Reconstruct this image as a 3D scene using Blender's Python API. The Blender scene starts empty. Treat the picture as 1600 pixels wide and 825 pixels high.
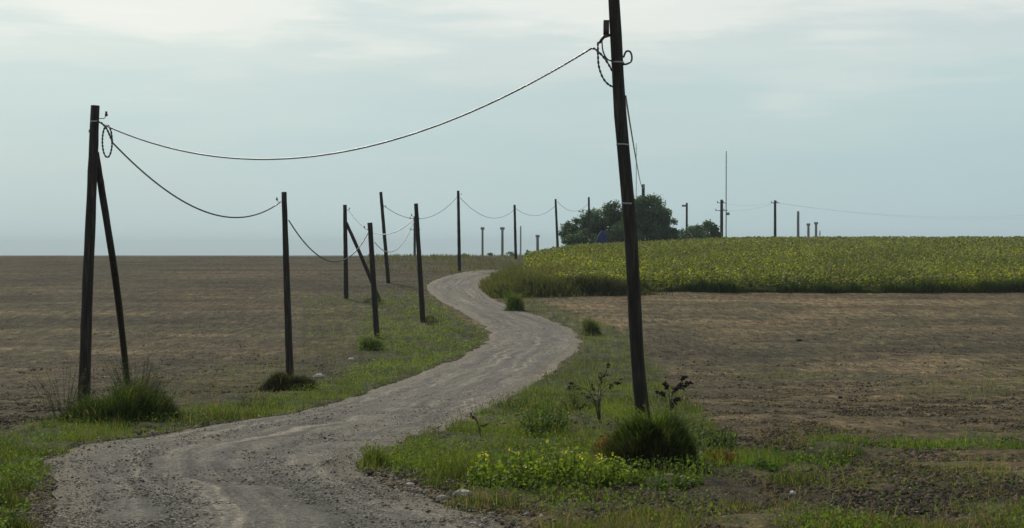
import bpy, math, random
import numpy as np
from mathutils import Vector
random.seed(7); RNG = np.random.default_rng(11)
R = math.radians
C = bpy.context.scene.collection
SC = bpy.context.scene

# ------------------------------------------------------------------ camera
F = 2400.0; HOR = 392.0; CZ = 2.3          # focal length and horizon row in the 1600 x 825 photograph
cam_d = bpy.data.cameras.new('camera'); cam = bpy.data.objects.new('camera', cam_d); C.objects.link(cam)
cam.location = (0, 0, CZ)
cam.rotation_euler = (R(90) - math.atan((412.5 - HOR) / F), 0, 0)
cam_d.sensor_width = 36.0; cam_d.lens = 36.0 * F / 1600.0
cam_d.clip_start = 0.1; cam_d.clip_end = 9000
SC.camera = cam
# ------------------------------------------------------------------ light and sky
SUN_EL, SUN_AZ = 38.0, -24.0               # degrees; azimuth from the view direction, negative = left
w = bpy.data.worlds.new('World'); SC.world = w; w.use_nodes = True
nt = w.node_tree; nt.nodes.clear()
def nd(t, typ, **kw):
    n = t.nodes.new(typ)
    for k, v in kw.items(): setattr(n, k, v)
    return n
def ramp(t, src, stops, interp='EASE'):
    r = t.nodes.new('ShaderNodeValToRGB'); r.color_ramp.interpolation = interp
    e = r.color_ramp.elements
    while len(e) > 1: e.remove(e[-1])
    e[0].position = stops[0][0]; e[0].color = (*stops[0][1], 1)
    for p, c in stops[1:]:
        q = e.new(p); q.color = (*c, 1)
    t.links.new(src, r.inputs[0]); return r
def mth(t, op, a, b=None, clamp=False):
    m = t.nodes.new('ShaderNodeMath'); m.operation = op; m.use_clamp = clamp
    for i, v in enumerate((a, b)):
        if v is None: continue
        if isinstance(v, (int, float)): m.inputs[i].default_value = v
        else: t.links.new(v, m.inputs[i])
    return m.outputs[0]
def mixc(t, fac, a, b, mode='MIX'):
    m = t.nodes.new('ShaderNodeMix'); m.data_type = 'RGBA'; m.blend_type = mode
    for i, v in ((0, fac), (6, a), (7, b)):
        if isinstance(v, (int, float)): m.inputs[i].default_value = v
        elif isinstance(v, tuple): m.inputs[i].default_value = (*v, 1)
        else: t.links.new(v, m.inputs[i])
    return m.outputs[2]
def noise(t, vec, scale, detail=4, rough=.55, dist=0):
    n = t.nodes.new('ShaderNodeTexNoise'); n.inputs['Scale'].default_value = scale
    n.inputs['Detail'].default_value = detail; n.inputs['Roughness'].default_value = rough
    n.inputs['Distortion'].default_value = dist
    if vec is not None: t.links.new(vec, n.inputs['Vector'])
    return n.outputs[0]
def mapping(t, vec, scale=(1, 1, 1), loc=(0, 0, 0)):
    m = t.nodes.new('ShaderNodeMapping'); m.inputs['Scale'].default_value = scale; m.inputs['Location'].default_value = loc
    t.links.new(vec, m.inputs[0]); return m.outputs[0]

SKY_STR = 0.1
sky = nd(nt, 'ShaderNodeTexSky', sky_type='NISHITA', sun_disc=False)
sky.sun_elevation = R(SUN_EL); sky.sun_rotation = R(SUN_AZ)
sky.dust_density = 2.5; sky.air_density = 1.2
tc = nd(nt, 'ShaderNodeTexCoord'); gen = tc.outputs['Generated']
sep = nd(nt, 'ShaderNodeSeparateXYZ'); nt.links.new(gen, sep.inputs[0])
n1 = noise(nt, mapping(nt, gen, (3.0, 3.0, 15), (1.3, .4, .35)), 1.9, 6, .5, .3)
n2 = noise(nt, mapping(nt, gen, (5, 5, 38), (7, 2, 3.3)), 2.3, 6, .55, .4)
n3 = noise(nt, mapping(nt, gen, (1.6, 1.6, 5), (2, 5, 1)), 1.5, 3, .5, 0)
zz = mth(nt, 'ADD', sep.outputs[2], mth(nt, 'MULTIPLY', mth(nt, 'SUBTRACT', n1, .5), .11))
zz = mth(nt, 'ADD', zz, mth(nt, 'MULTIPLY', mth(nt, 'SUBTRACT', n2, .5), .045))
zr = mth(nt, 'MULTIPLY', zz, 2.5, True)
K = 1 / SKY_STR
def kc(c): return tuple(v * K for v in c)
band = ramp(nt, zr, [(0.0, (.47, .635, .685)), (.13, (.455, .625, .665)), (.24, (.50, .65, .67)), (.33, (.60, .705, .70)), (.40, (.79, .83, .79)),
                     (.48, (.88, .90, .84)), (.64, (.47, .51, .52)), (1.0, (.34, .37, .39))])
cl = mixc(nt, 1.0, band.outputs[0], mixc(nt, n3, (.86, .87, .90), (1.12, 1.12, 1.10)), 'MULTIPLY')
cl = mixc(nt, 1.0, cl, (K, K, K), 'MULTIPLY')
skyc = mixc(nt, 0.88, sky.outputs[0], cl)
bg = nd(nt, 'ShaderNodeBackground'); bg.inputs['Strength'].default_value = SKY_STR
nt.links.new(skyc, bg.inputs['Color'])
wo = nd(nt, 'ShaderNodeOutputWorld'); nt.links.new(bg.outputs[0], wo.inputs['Surface'])

sl = bpy.data.lights.new('sun', 'SUN'); so = bpy.data.objects.new('sun', sl); C.objects.link(so)
sl.energy = 2.6; sl.angle = R(4); sl.color = (1.0, .93, .78)
az, el = R(SUN_AZ), R(SUN_EL)
sdir = Vector((math.sin(az) * math.cos(el), math.cos(az) * math.cos(el), math.sin(el)))
so.rotation_euler = sdir.to_track_quat('Z', 'Y').to_euler()
SC.view_settings.view_transform = 'Standard'; SC.view_settings.look = 'None'
SC.view_settings.exposure = 0.0; SC.view_settings.gamma = 1.0
SC.render.engine = 'CYCLES'
SC.cycles.volume_bounces = 0

# ------------------------------------------------------------------ helpers
def _h(i, j, s):
    n = (i.astype(np.int64) * 374761393 + j.astype(np.int64) * 668265263 + s * 1274126177) & 0xffffffff
    n = ((n ^ (n >> 13)) * 1274126177) & 0xffffffff
    return ((n ^ (n >> 16)) & 0xffff) / 65535.0
def vnoise(x, y, s=0):
    x = np.asarray(x, float); y = np.asarray(y, float)
    i = np.floor(x); j = np.floor(y); fx = x - i; fy = y - j
    fx = fx * fx * (3 - 2 * fx); fy = fy * fy * (3 - 2 * fy)
    return (_h(i, j, s) * (1 - fx) + _h(i + 1, j, s) * fx) * (1 - fy) + (_h(i, j + 1, s) * (1 - fx) + _h(i + 1, j + 1, s) * fx) * fy
def fbm(x, y, s=0, o=3):
    a, t, n = .5, 0, 0
    for k in range(o):
        t = t + a * vnoise(x * 2**k, y * 2**k, s + k); n += a; a *= .5
    return t / n

def _prof(tab):
    ys = np.arange(-60, 3400, 1.0); z = np.interp(ys, *zip(*tab))
    k = np.exp(-np.linspace(-2, 2, 13)**2); k /= k.sum()
    return ys, np.convolve(np.pad(z, 6, 'edge'), k, 'valid')
PL = _prof([(-60, -2.2), (5, -2.3), (14, -2.45), (18, -2.6), (22, -2.75), (25, -2.86), (28, -3.02), (33, -3.33), (42, -3.85), (52, -4.27), (62, -4.32),
            (72, -4.1), (80, -3.73), (88, -3.35), (96, -3.0), (104, -2.65), (112, -2.35), (135, -1.65), (165, -1.0), (200, -.67), (260, -1.3), (400, -2.8), (1000, -5), (3400, -9.6)])
PR = _prof([(-60, -2.2), (5, -2.3), (14, -2.45), (18, -2.6), (22, -2.75), (25, -2.86), (28, -3.02), (33, -3.3), (42, -3.75), (52, -4.1), (62, -4.1),
            (72, -3.95), (80, -3.75), (88, -3.45), (96, -3.2), (104, -2.95), (112, -2.75), (130, -2.1), (160, -1.1), (200, -.05), (230, .55), (280, .85), (350, .6), (600, -1), (1000, -4), (3400, -9.6)])
def gz(x, y, rough=True):
    x = np.asarray(x, float); y = np.asarray(y, float)
    t = np.clip((x - 0) / 34, 0, 1); t = t * t * (3 - 2 * t)
    z = np.interp(y, *PL) * (1 - t) + np.interp(y, *PR) * t + CZ
    z = z + (fbm(x / 6, y / 6, 3, 2) - .5) * .10 * np.clip(y / 20, 0, 1)
    return z
def g1(x, y): return float(gz(np.array([x]), np.array([y]))[0])
def hit(px, row):
    ys = np.arange(5, 420, .05)
    zr_ = CZ - (row - HOR) / F * ys
    g = gz((px - 800) / F * ys, ys)
    k = np.argmax(g >= zr_); y = ys[k]
    return Vector(((px - 800) / F * y, y, g[k]))
def at(px, row, D): return Vector(((px - 800) / F * D, D, CZ - (row - HOR) / F * D))
def proj(x, y, z): 
    yy = np.maximum(y, .5); return 800 + F * x / yy, HOR - F * (z - CZ) / yy
def inpoly(px, py, poly):
    r = np.zeros(px.shape, bool); n = len(poly)
    for i in range(n):
        x1, y1 = poly[i]; x2, y2 = poly[(i + 1) % n]
        c = ((y1 > py) != (y2 > py)) & (px < (x2 - x1) * (py - y1) / (y2 - y1 + 1e-9) + x1)
        r ^= c
    return r

def tag(o, label=None, cat=None, group=None, kind=None):
    if label: o['label'] = label
    if cat: o['category'] = cat
    if group: o['group'] = group
    if kind: o['kind'] = kind
    return o
def empty(name, loc, label, cat, group=None):
    o = bpy.data.objects.new(name, None); C.objects.link(o); o.location = loc; o.empty_display_size = .3
    return tag(o, label, cat, group)
def mkobj(name, V, faces, mat, parent=None, origin=None, col=None, smooth=False, uv=None, link=True):
    """V (n,3) world coordinates, faces: list of (k,m) index arrays; ONE mesh object with its origin at `origin`"""
    V = np.asarray(V, np.float64); V = V.copy()
    if origin is None: origin = Vector((0, 0, 0))
    V -= np.array(origin)
    me = bpy.data.meshes.new(name)
    faces = [np.asarray(f, np.int32) for f in faces if len(f)]
    loops = np.concatenate([f.ravel() for f in faces]); tot = np.concatenate([np.full(len(f), f.shape[1], np.int32) for f in faces])
    st = np.concatenate([[0], np.cumsum(tot)[:-1]]).astype(np.int32)
    me.vertices.add(len(V)); me.vertices.foreach_set('co', V.astype(np.float32).ravel())
    me.loops.add(len(loops)); me.loops.foreach_set('vertex_index', loops)
    me.polygons.add(len(tot)); me.polygons.foreach_set('loop_start', st); me.polygons.foreach_set('loop_total', tot)
    if smooth: me.polygons.foreach_set('use_smooth', np.ones(len(tot), bool))
    me.update(calc_edges=True)
    if col is not None:
        a = me.color_attributes.new('Col', 'FLOAT_COLOR', 'POINT')
        a.data.foreach_set('color', np.concatenate([col, np.ones((len(V), 1))], 1).astype(np.float32).ravel())
    if uv is not None:
        a = me.attributes.new('Track', 'FLOAT_VECTOR', 'POINT')
        a.data.foreach_set('vector', np.asarray(uv, np.float32).ravel())
    me.materials.append(mat)
    o = bpy.data.objects.new(name, me)
    if link: C.objects.link(o)
    if parent is not None:
        o.parent = parent; o.location = Vector(origin) - parent_world(parent)
    else: o.location = origin
    return o
def parent_world(p):
    v = Vector(p.location)
    while p.parent: p = p.parent; v += p.location
    return v

class MB:
    """collects vertices/faces/colours of one mesh"""
    def __init__(s): s.V = []; s.F = []; s.n = 0; s.C = []
    def add(s, V, faces, col=None):
        V = np.asarray(V, float)
        s.V.append(V); s.C.append(np.zeros((len(V), 3)) + (col if col is not None else .5))
        for f in faces:
            if len(f): s.F.append(np.asarray(f, int) + s.n)
        s.n += len(V)
    def build(s, name, mat, parent=None, origin=None, smooth=False, usecol=True):
        V = np.concatenate(s.V); Cc = np.concatenate(s.C)
        by = {}
        for f in s.F: by.setdefault(f.shape[1], []).append(f)
        return mkobj(name, V, [np.concatenate(v) for v in by.values()], mat, parent, origin, Cc if usecol else None, smooth)
def frame(d):
    d = d.normalized(); a = Vector((0, 0, 1)) if abs(d.z) < .9 else Vector((1, 0, 0))
    u = d.cross(a).normalized(); return u, d.cross(u).normalized()
def tube(mb, pts, radii, n=8, cap=True, rough=0, seed=0, col=None):
    pts = [Vector(p) for p in pts]; m = len(pts); V = []
    u = None
    for i, p in enumerate(pts):
        d = pts[min(i + 1, m - 1)] - pts[max(i - 1, 0)]
        if u is None: u, v = frame(d)
        else:
            dn = d.normalized(); u = (u - dn * u.dot(dn)).normalized(); v = dn.cross(u)
        for k in range(n):
            a = 2 * math.pi * k / n
            r = radii[i] * (1 + rough * (random.random() - .5))
            V.append(p + u * math.cos(a) * r + v * math.sin(a) * r)
    q = [(i * n + k, i * n + (k + 1) % n, (i + 1) * n + (k + 1) % n, (i + 1) * n + k) for i in range(m - 1) for k in range(n)]
    f = [q]
    if cap: f += [[tuple(range(n))[::-1]], [tuple((m - 1) * n + k for k in range(n))]]
    mb.add([tuple(x) for x in V], f, col)
def box(mb, c, sx, sy, sz, col=None, ax=None):
    X, Y, Z = ax or (Vector((1, 0, 0)), Vector((0, 1, 0)), Vector((0, 0, 1)))
    V = [tuple(Vector(c) + X * sx / 2 * a + Y * sy / 2 * b + Z * sz / 2 * d) for a in (-1, 1) for b in (-1, 1) for d in (-1, 1)]
    mb.add(V, [[(0, 1, 3, 2), (4, 6, 7, 5), (0, 4, 5, 1), (2, 3, 7, 6), (0, 2, 6, 4), (1, 5, 7, 3)]], col)

def blades(mb, P, H, W, bend, col, tipcol=None, stiff=.5, lean=None):
    """grass blades: P (n,3) roots; two segments each"""
    n = len(P)
    if n == 0: return
    a = RNG.uniform(0, 2 * np.pi, n); b = RNG.uniform(0, 2 * np.pi, n) if lean is None else lean
    side = np.stack([np.cos(a), np.sin(a), 0 * a], 1); out = np.stack([np.cos(b), np.sin(b), 0 * b], 1)
    H = H[:, None]; W = W[:, None]; be = (bend * RNG.uniform(.2, 1.2, n))[:, None]
    up = np.array([0, 0, 1.0])
    m = P + up * H * .55 + out * H * be * .35; t = P + up * H * (1 - be * .25) + out * H * be
    V = np.stack([P - side * W / 2, P + side * W / 2, m + side * W * .4, m - side * W * .4, t], 1).reshape(-1, 3)
    i = np.arange(n)[:, None] * 5
    col = np.asarray(col); cc = np.repeat(col[:, None, :], 5, 1)
    if tipcol is not None: cc[:, 4] = tipcol
    mb.add(V, [i + [0, 1, 2, 3], i + [3, 2, 4]], cc.reshape(-1, 3))
def leaves(mb, P, S, col, upbias=0.3, ratio=.55, dirs=None):
    """rhombic folded leaves: 4 vertices"""
    n = len(P)
    if n == 0: return
    d = RNG.normal(size=(n, 3)) if dirs is None else dirs + RNG.normal(size=(n, 3)) * .35
    d /= np.linalg.norm(d, axis=1)[:, None]
    nn = RNG.normal(size=(n, 3)); nn[:, 2] += upbias * 3
    s = np.cross(d, nn); s /= np.linalg.norm(s, axis=1)[:, None] + 1e-9
    S = np.asarray(S)[:, None]
    dn = np.array([0, 0, -1.0]) * S * .12
    V = np.stack([P, P + d * S * .5 + s * S * ratio / 2, P + d * S + dn, P + d * S * .5 - s * S * ratio / 2], 1).reshape(-1, 3)
    i = np.arange(n)[:, None] * 4
    mb.add(V, [i + [0, 1, 2, 3]], np.repeat(np.asarray(col)[:, None, :], 4, 1).reshape(-1, 3))
def lumps(mb, P, S, col, flat=.6):
    """irregular clods / stones: deformed octahedra"""
    n = len(P); o = np.array([[1, 0, 0], [0, 1, 0], [-1, 0, 0], [0, -1, 0], [0, 0, 1], [0, 0, -1]], float)
    V = o[None] * RNG.uniform(.6, 1.3, (n, 6, 1)) + RNG.normal(size=(n, 6, 3)) * .22
    V[:, :, 2] *= flat
    a = RNG.uniform(0, 6.28, n); ca, sa = np.cos(a)[:, None], np.sin(a)[:, None]
    V = np.stack([V[:, :, 0] * ca - V[:, :, 1] * sa, V[:, :, 0] * sa + V[:, :, 1] * ca, V[:, :, 2]], 2)
    V = V * np.asarray(S)[:, None, None] + P[:, None, :]
    i = np.arange(n)[:, None] * 6
    F_ = [i + t for t in ([0, 1, 4], [1, 2, 4], [2, 3, 4], [3, 0, 4], [1, 0, 5], [2, 1, 5], [3, 2, 5], [0, 3, 5])]
    mb.add(V.reshape(-1, 3), F_, np.repeat(np.asarray(col)[:, None, :], 6, 1).reshape(-1, 3))
def colvar(base, n, v=.25, hv=.12):
    b = np.asarray(base, float); return np.clip(b * RNG.uniform(1 - v, 1 + v, (n, 1)) * RNG.uniform(1 - hv, 1 + hv, (n, 3)), 0, 1)
def colmix(a, b, t): return np.asarray(a)[None] * (1 - t[:, None]) + np.asarray(b)[None] * t[:, None]

# ------------------------------------------------------------------ materials
def mat(name):
    m = bpy.data.materials.new(name); m.use_nodes = True; t = m.node_tree
    return m, t, t.nodes['Principled BSDF']
def bump(t, p, h, strength=.5, dist=.05):
    b = t.nodes.new('ShaderNodeBump'); b.inputs['Strength'].default_value = strength; b.inputs['Distance'].default_value = dist
    t.links.new(h, b.inputs['Height']); t.links.new(b.outputs[0], p.inputs['Normal'])
def attr(t, n):
    a = t.nodes.new('ShaderNodeAttribute'); a.attribute_name = n; return a
def pos(t): return t.nodes.new('ShaderNodeNewGeometry').outputs['Position']
def m_leaf(name, trans=.45, rough=.6, spec=.25):
    m, t, p = mat(name); a = attr(t, 'Col')
    n = noise(t, pos(t), 9, 2)
    c = mixc(t, 1, a.outputs[0], mixc(t, n, (.75, .75, .75), (1.25, 1.25, 1.25)), 'MULTIPLY')
    t.links.new(c, p.inputs['Base Color']); p.inputs['Roughness'].default_value = rough
    p.inputs['Specular IOR Level'].default_value = spec
    tr = t.nodes.new('ShaderNodeBsdfTranslucent'); t.links.new(mixc(t, 1, c, (1.5, 1.7, .7), 'MULTIPLY'), tr.inputs[0])
    mx = t.nodes.new('ShaderNodeMixShader'); mx.inputs[0].default_value = trans
    t.links.new(p.outputs[0], mx.inputs[1]); t.links.new(tr.outputs[0], mx.inputs[2])
    t.links.new(mx.outputs[0], t.nodes['Material Output'].inputs[0]); return m
def m_ground():
    m, t, p = mat('soil_and_grass'); a = attr(t, 'Col'); P_ = pos(t)
    big = noise(t, mapping(t, P_, (.35, .8, 1)), 1.0, 4, .6)
    mid = noise(t, mapping(t, P_, (1.2, 2.4, 1)), 1.6, 5, .65)
    fin = noise(t, P_, 11, 6, .7); fi2 = noise(t, P_, 45, 3, .7)
    c = mixc(t, 1, a.outputs[0], ramp(t, big, [(.3, (.68, .70, .72)), (.7, (1.30, 1.26, 1.2))]).outputs[0], 'MULTIPLY')
    c = mixc(t, 1, c, ramp(t, mid, [(.3, (.62, .64, .66)), (.5, (1, 1, 1)), (.72, (1.45, 1.38, 1.28))]).outputs[0], 'MULTIPLY')
    c = mixc(t, 1, c, ramp(t, fin, [(.3, (.45, .46, .48)), (.5, (.95, .95, .95)), (.7, (1.75, 1.7, 1.6))]).outputs[0], 'MULTIPLY')
    far = noise(t, mapping(t, P_, (2.6, .55, 1)), 1.3, 5, .7)
    c = mixc(t, 1, c, ramp(t, far, [(.34, (.42, .43, .44)), (.5, (.95, .95, .93)), (.66, (1.8, 1.72, 1.5))]).outputs[0], 'MULTIPLY')
    straw = ramp(t, fi2, [(.58, (0, 0, 0)), (.68, (1, 1, 1))])
    c = mixc(t, mth(t, 'MULTIPLY', straw.outputs[0], .45), c, (.27, .22, .13))
    t.links.new(c, p.inputs['Base Color']); p.inputs['Roughness'].default_value = .95
    p.inputs['Specular IOR Level'].default_value = .15
    hh = mth(t, 'ADD', mth(t, 'MULTIPLY', mid, 1.5), fin)
    bump(t, p, hh, .9, .12); return m
def m_road():
    m, t, p = mat('gravel'); a = attr(t, 'Track'); P_ = pos(t)
    s = t.nodes.new('ShaderNodeSeparateXYZ'); t.links.new(a.outputs['Vector'], s.inputs[0])
    # long streaks running with the track: compacted dark gravel and pale dust between
    wob = noise(t, P_, .45, 3)
    xx = mth(t, 'ADD', s.outputs[0], mth(t, 'MULTIPLY', mth(t, 'SUBTRACT', wob, .5), .12))
    cb = t.nodes.new('ShaderNodeCombineXYZ'); t.links.new(mth(t, 'MULTIPLY', xx, 17), cb.inputs[0]); t.links.new(mth(t, 'MULTIPLY', s.outputs[1], .09), cb.inputs[1])
    st = noise(t, cb.outputs[0], 1.0, 4, .6)
    grav = noise(t, P_, 16, 6, .75); g2 = noise(t, P_, 48, 3, .7)
    patch = noise(t, P_, 1.1, 4, .6)
    base = ramp(t, st, [(.31, (.100, .097, .088)), (.46, (.152, .146, .130)), (.57, (.20, .189, .162)), (.69, (.315, .288, .235))])
    c = mixc(t, 1, base.outputs[0], ramp(t, patch, [(.3, (.84, .84, .85)), (.7, (1.14, 1.12, 1.08))]).outputs[0], 'MULTIPLY')
    edge = ramp(t, mth(t, 'ABSOLUTE', mth(t, 'SUBTRACT', xx, .5)), [(.33, (0, 0, 0)), (.46, (1, 1, 1))])
    c = mixc(t, mth(t, 'MULTIPLY', edge.outputs[0], .55), c, (.25, .215, .165))
    c = mixc(t, 1, c, ramp(t, grav, [(.3, (.36, .37, .38)), (.5, (.95, .95, .95)), (.68, (1.8, 1.76, 1.68))]).outputs[0], 'MULTIPLY')
    c = mixc(t, 1, c, ramp(t, g2, [(.35, (.65, .65, .66)), (.65, (1.4, 1.38, 1.35))]).outputs[0], 'MULTIPLY')
    t.links.new(c, p.inputs['Base Color']); p.inputs['Roughness'].default_value = .9; p.inputs['Specular IOR Level'].default_value = .2
    bump(t, p, mth(t, 'ADD', grav, mth(t, 'MULTIPLY', g2, .5)), .8, .05); return m
def m_wood():
    m, t, p = mat('weathered_pole_wood')
    tcn = t.nodes.new('ShaderNodeTexCoord'); o = tcn.outputs['Object']
    g = noise(t, mapping(t, o, (9, 9, .55)), 3, 5, .65); b = noise(t, mapping(t, o, (1, 1, .4)), 1.5, 3)
    c = ramp(t, g, [(.3, (.007, .006, .005)), (.50, (.028, .022, .018)), (.62, (.06, .05, .042)), (.75, (.12, .105, .09))])
    c = mixc(t, 1, c.outputs[0], mixc(t, b, (.45, .45, .45), (1.05, 1.0, .97)), 'MULTIPLY')
    t.links.new(c, p.inputs['Base Color']); p.inputs['Roughness'].default_value = .75; p.inputs['Specular IOR Level'].default_value = .3
    bump(t, p, g, .7, .03); return m
def m_plain(name, col, rough=.6, metal=0, sc=12, v=.3, spec=.4):
    m, t, p = mat(name); tcn = t.nodes.new('ShaderNodeTexCoord')
    n = noise(t, tcn.outputs['Object'], sc, 4)
    c = mixc(t, n, tuple(x * (1 - v) for x in col), tuple(min(1, x * (1 + v)) for x in col))
    t.links.new(c, p.inputs['Base Color']); p.inputs['Roughness'].default_value = rough; p.inputs['Metallic'].default_value = metal
    p.inputs['Specular IOR Level'].default_value = spec; return m
def m_col(name, rough=.9):
    m, t, p = mat(name); a = attr(t, 'Col'); n = noise(t, pos(t), 22, 4, .65)
    c = mixc(t, 1, a.outputs[0], ramp(t, n, [(.3, (.55, .55, .56)), (.7, (1.4, 1.38, 1.34))]).outputs[0], 'MULTIPLY')
    t.links.new(c, p.inputs['Base Color']); p.inputs['Roughness'].default_value = rough; p.inputs['Specular IOR Level'].default_value = .2
    bump(t, p, n, .5, .02); return m
M_GR, M_RD, M_WD = m_ground(), m_road(), m_wood()
M_GRASS, M_LEAF, M_CROP = m_leaf('grass_blades', .5), m_leaf('tree_leaves', .22), m_leaf('crop_leaves', .5)
M_CLOD = m_col('earth_clods'); M_STONE = m_col('stones', .8)
M_CABLE = m_plain('cable_sheath', (.03, .033, .033), .25, 0, 30, .3, .9)
M_CABLE_GLINT = m_plain('glint_painted_sheath', (.72, .74, .74), .35, 0, 30, .1, .6)  # sun glint on dark cables, painted as a near-white sheath colour
M_WIRE = m_plain('glint_wire_steel', (.6, .61, .61), .38, 1, 40, .1, .6)  # steel of the added wire that imitates cable glint
M_METAL = m_plain('galvanised_metal', (.32, .33, .33), .5, .6)
M_PORC = m_plain('insulator_brown', (.035, .022, .018), .4)
M_CONC = m_plain('concrete_pole', (.20, .20, .19), .85, 0, 6)
M_BLUE = m_plain('blue_sheet', (.008, .020, .10), .9, 0, 3)
M_BARK = m_plain('bark', (.06, .048, .035), .9, 0, 10, .5)

# ------------------------------------------------------------------ road line (measured on the ground)
PAIRS = [((60, 835), (830, 835)), ((80, 775), (690, 788)), ((72, 728), (592, 752)), ((110, 699), (562, 727)), ((220, 684), (600, 703)), ((350, 661), (655, 683)),
         ((490, 638), (720, 659)), ((600, 603), (785, 629)), ((665, 579), (835, 598)), ((720, 557), (875, 571)), ((755, 540), (901, 545)), ((765, 523), (905, 527)),
         ((755, 508), (890, 512)), ((735, 494), (855, 499)), ((705, 478), (820, 487)), ((678, 462), (785, 474)), ((668, 448), (757, 458)), ((680, 437), (748, 446)),
         ((708, 429), (755, 435)), ((745, 423), (785, 429))]
LW = [hit(*a).xy for a, b in PAIRS]; RW = [hit(*b).xy for a, b in PAIRS]
LW = [Vector((-3.6, -12)), Vector((-4.2, 2)), Vector((-4.2, 8))] + LW + [Vector((2.5, 136)), Vector((9, 139)), Vector((18, 141))]
RW = [Vector((3.2, -12)), Vector((2.5, 2)), Vector((1.0, 8))] + RW + [Vector((3, 132)), Vector((9, 134.5)), Vector((18, 136.5))]
def crom(P, m):
    P = [np.array(p) for p in P]; P = [2 * P[0] - P[1]] + P + [2 * P[-1] - P[-2]]; out = []
    for i in range(1, len(P) - 2):
        for k in range(m):
            t = k / m; a, b, c, d = P[i - 1:i + 3]
            out.append(.5 * (2 * b + (c - a) * t + (2 * a - 5 * b + 4 * c - d) * t * t + (3 * b - a - 3 * c + d) * t**3))
    out.append(P[-2]); return np.array(out)
EL, ER = crom(LW, 40), crom(RW, 40)
wv = (ER - EL) / np.linalg.norm(ER - EL, axis=1)[:, None]       # ragged, worn edges
EL = EL + wv * ((fbm(EL[:, 0] * .9, EL[:, 1] * .9, 401, 3) - .5) * .7 * np.clip(EL[:, 1] / 30, .3, 1.2))[:, None]
ER = ER + wv * ((fbm(ER[:, 0] * .9, ER[:, 1] * .9, 402, 3) - .5) * .7 * np.clip(ER[:, 1] / 30, .3, 1.2))[:, None]
mid = (EL + ER) / 2; sl_ = np.concatenate([[0], np.cumsum(np.linalg.norm(np.diff(mid, axis=0), axis=1))])
roadpoly = [tuple(p) for p in EL[::4]] + [tuple(p) for p in ER[::-1][::4]]
NA = 60; tt = np.linspace(-.08, 1.08, NA)
V = EL[:, None, :] * (1 - tt)[None, :, None] + ER[:, None, :] * tt[None, :, None]
X, Y = V[..., 0], V[..., 1]; S_ = np.repeat(sl_[:, None], NA, 1); T_ = np.repeat(tt[None], len(EL), 0)
e = np.abs(T_ - .5) * 2
prof = .055 * (1 - np.clip(e, 0, 1.2)**4) - .012 - .10 * np.clip(e - .96, 0, 1)
rut = -.035 * (np.exp(-((T_ - .30) / .07)**2) + np.exp(-((T_ - .70) / .07)**2))
Z = gz(X, Y) + prof + rut + (fbm(X * 1.2, Y * 1.2, 31, 3) - .5) * .06 + (fbm(X * 5, Y * 5, 35, 2) - .5) * .025
nr = len(EL); ii = np.arange(nr - 1)[:, None] * NA + np.arange(NA - 1)[None]
fq = np.stack([ii, ii + 1, ii + NA + 1, ii + NA], -1).reshape(-1, 4)
road = mkobj('road', np.stack([X, Y, Z], -1).reshape(-1, 3), [fq], M_RD, smooth=True, uv=np.stack([T_, S_, T_ * 0], -1).reshape(-1, 3))
tag(road, 'grey gravel track winding between the two brown fields', 'road', kind='structure')

# ------------------------------------------------------------------ zones (measured in the photograph, used as ground positions)
Z_VERGE = [
    ([(-300, 705), (0, 688), (60, 662), (240, 650), (400, 628), (500, 606), (560, 580), (610, 556), (650, 520), (690, 498), (722, 500), (760, 522), (760, 536), (735, 553), (665, 584), (600, 608), (490, 642), (350, 666), (220, 690), (110, 704), (70, 732), (78, 775), (62, 840), (-300, 960)], 1.0),
    ([(470, 470), (640, 450), (672, 462), (700, 485), (722, 500), (650, 530), (600, 560), (540, 585), (470, 545)], .38),
    ([(575, 470), (650, 462), (680, 475), (720, 500), (740, 525), (650, 545), (600, 560), (555, 560), (560, 520)], .85),
    ([(300, 590), (400, 560), (520, 540), (560, 560), (500, 610), (400, 632), (250, 650), (180, 640)], .20),
    ([(860, 497), (905, 500), (960, 508), (1000, 540), (1040, 600), (1090, 650), (1130, 690), (1150, 735), (1060, 760), (1000, 760), (860, 770), (760, 778), (700, 768), (640, 752), (555, 738), (560, 722), (655, 684), (785, 630), (875, 572), (905, 545), (905, 525)], 1.0),
    ([(700, 792), (760, 772), (1000, 785), (1600, 800), (1900, 820), (1900, 900), (860, 850)], .55),
    ([(1240, 678), (1420, 688), (1600, 690), (1900, 700), (1900, 722), (1600, 708), (1400, 706), (1260, 698)], .9),
    ([(1120, 695), (1310, 700), (1330, 725), (1320, 755), (1140, 752)], .8),
    ([(760, 462), (830, 465), (900, 490), (920, 525), (850, 497), (790, 476)], .8),
    ([(1150, 575), (1290, 580), (1290, 597), (1150, 597)], .28), ([(1400, 600), (1600, 585), (1600, 620), (1400, 630)], .15),
    ([(1100, 680), (1600, 715), (1600, 800), (1100, 775)], .13),
    ([(640, 448), (760, 415), (830, 398), (830, 405), (735, 424), (690, 432), (660, 450)], .7),
]
Z_DARK = [([(940, 738), (1100, 742), (1300, 770), (1600, 756), (1900, 770), (1900, 800), (1300, 802), (1000, 778)], 1.0),
          ([(1000, 500), (1060, 505), (1110, 545), (1300, 560), (1320, 575), (1100, 580), (1030, 565)], .4),
          ([(240, 610), (400, 600), (400, 632), (250, 645)], .5), ([(480, 560), (600, 545), (600, 585), (500, 605)], .5),
          ([(960, 690), (1120, 690), (1140, 745), (960, 745)], .7)]
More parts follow.
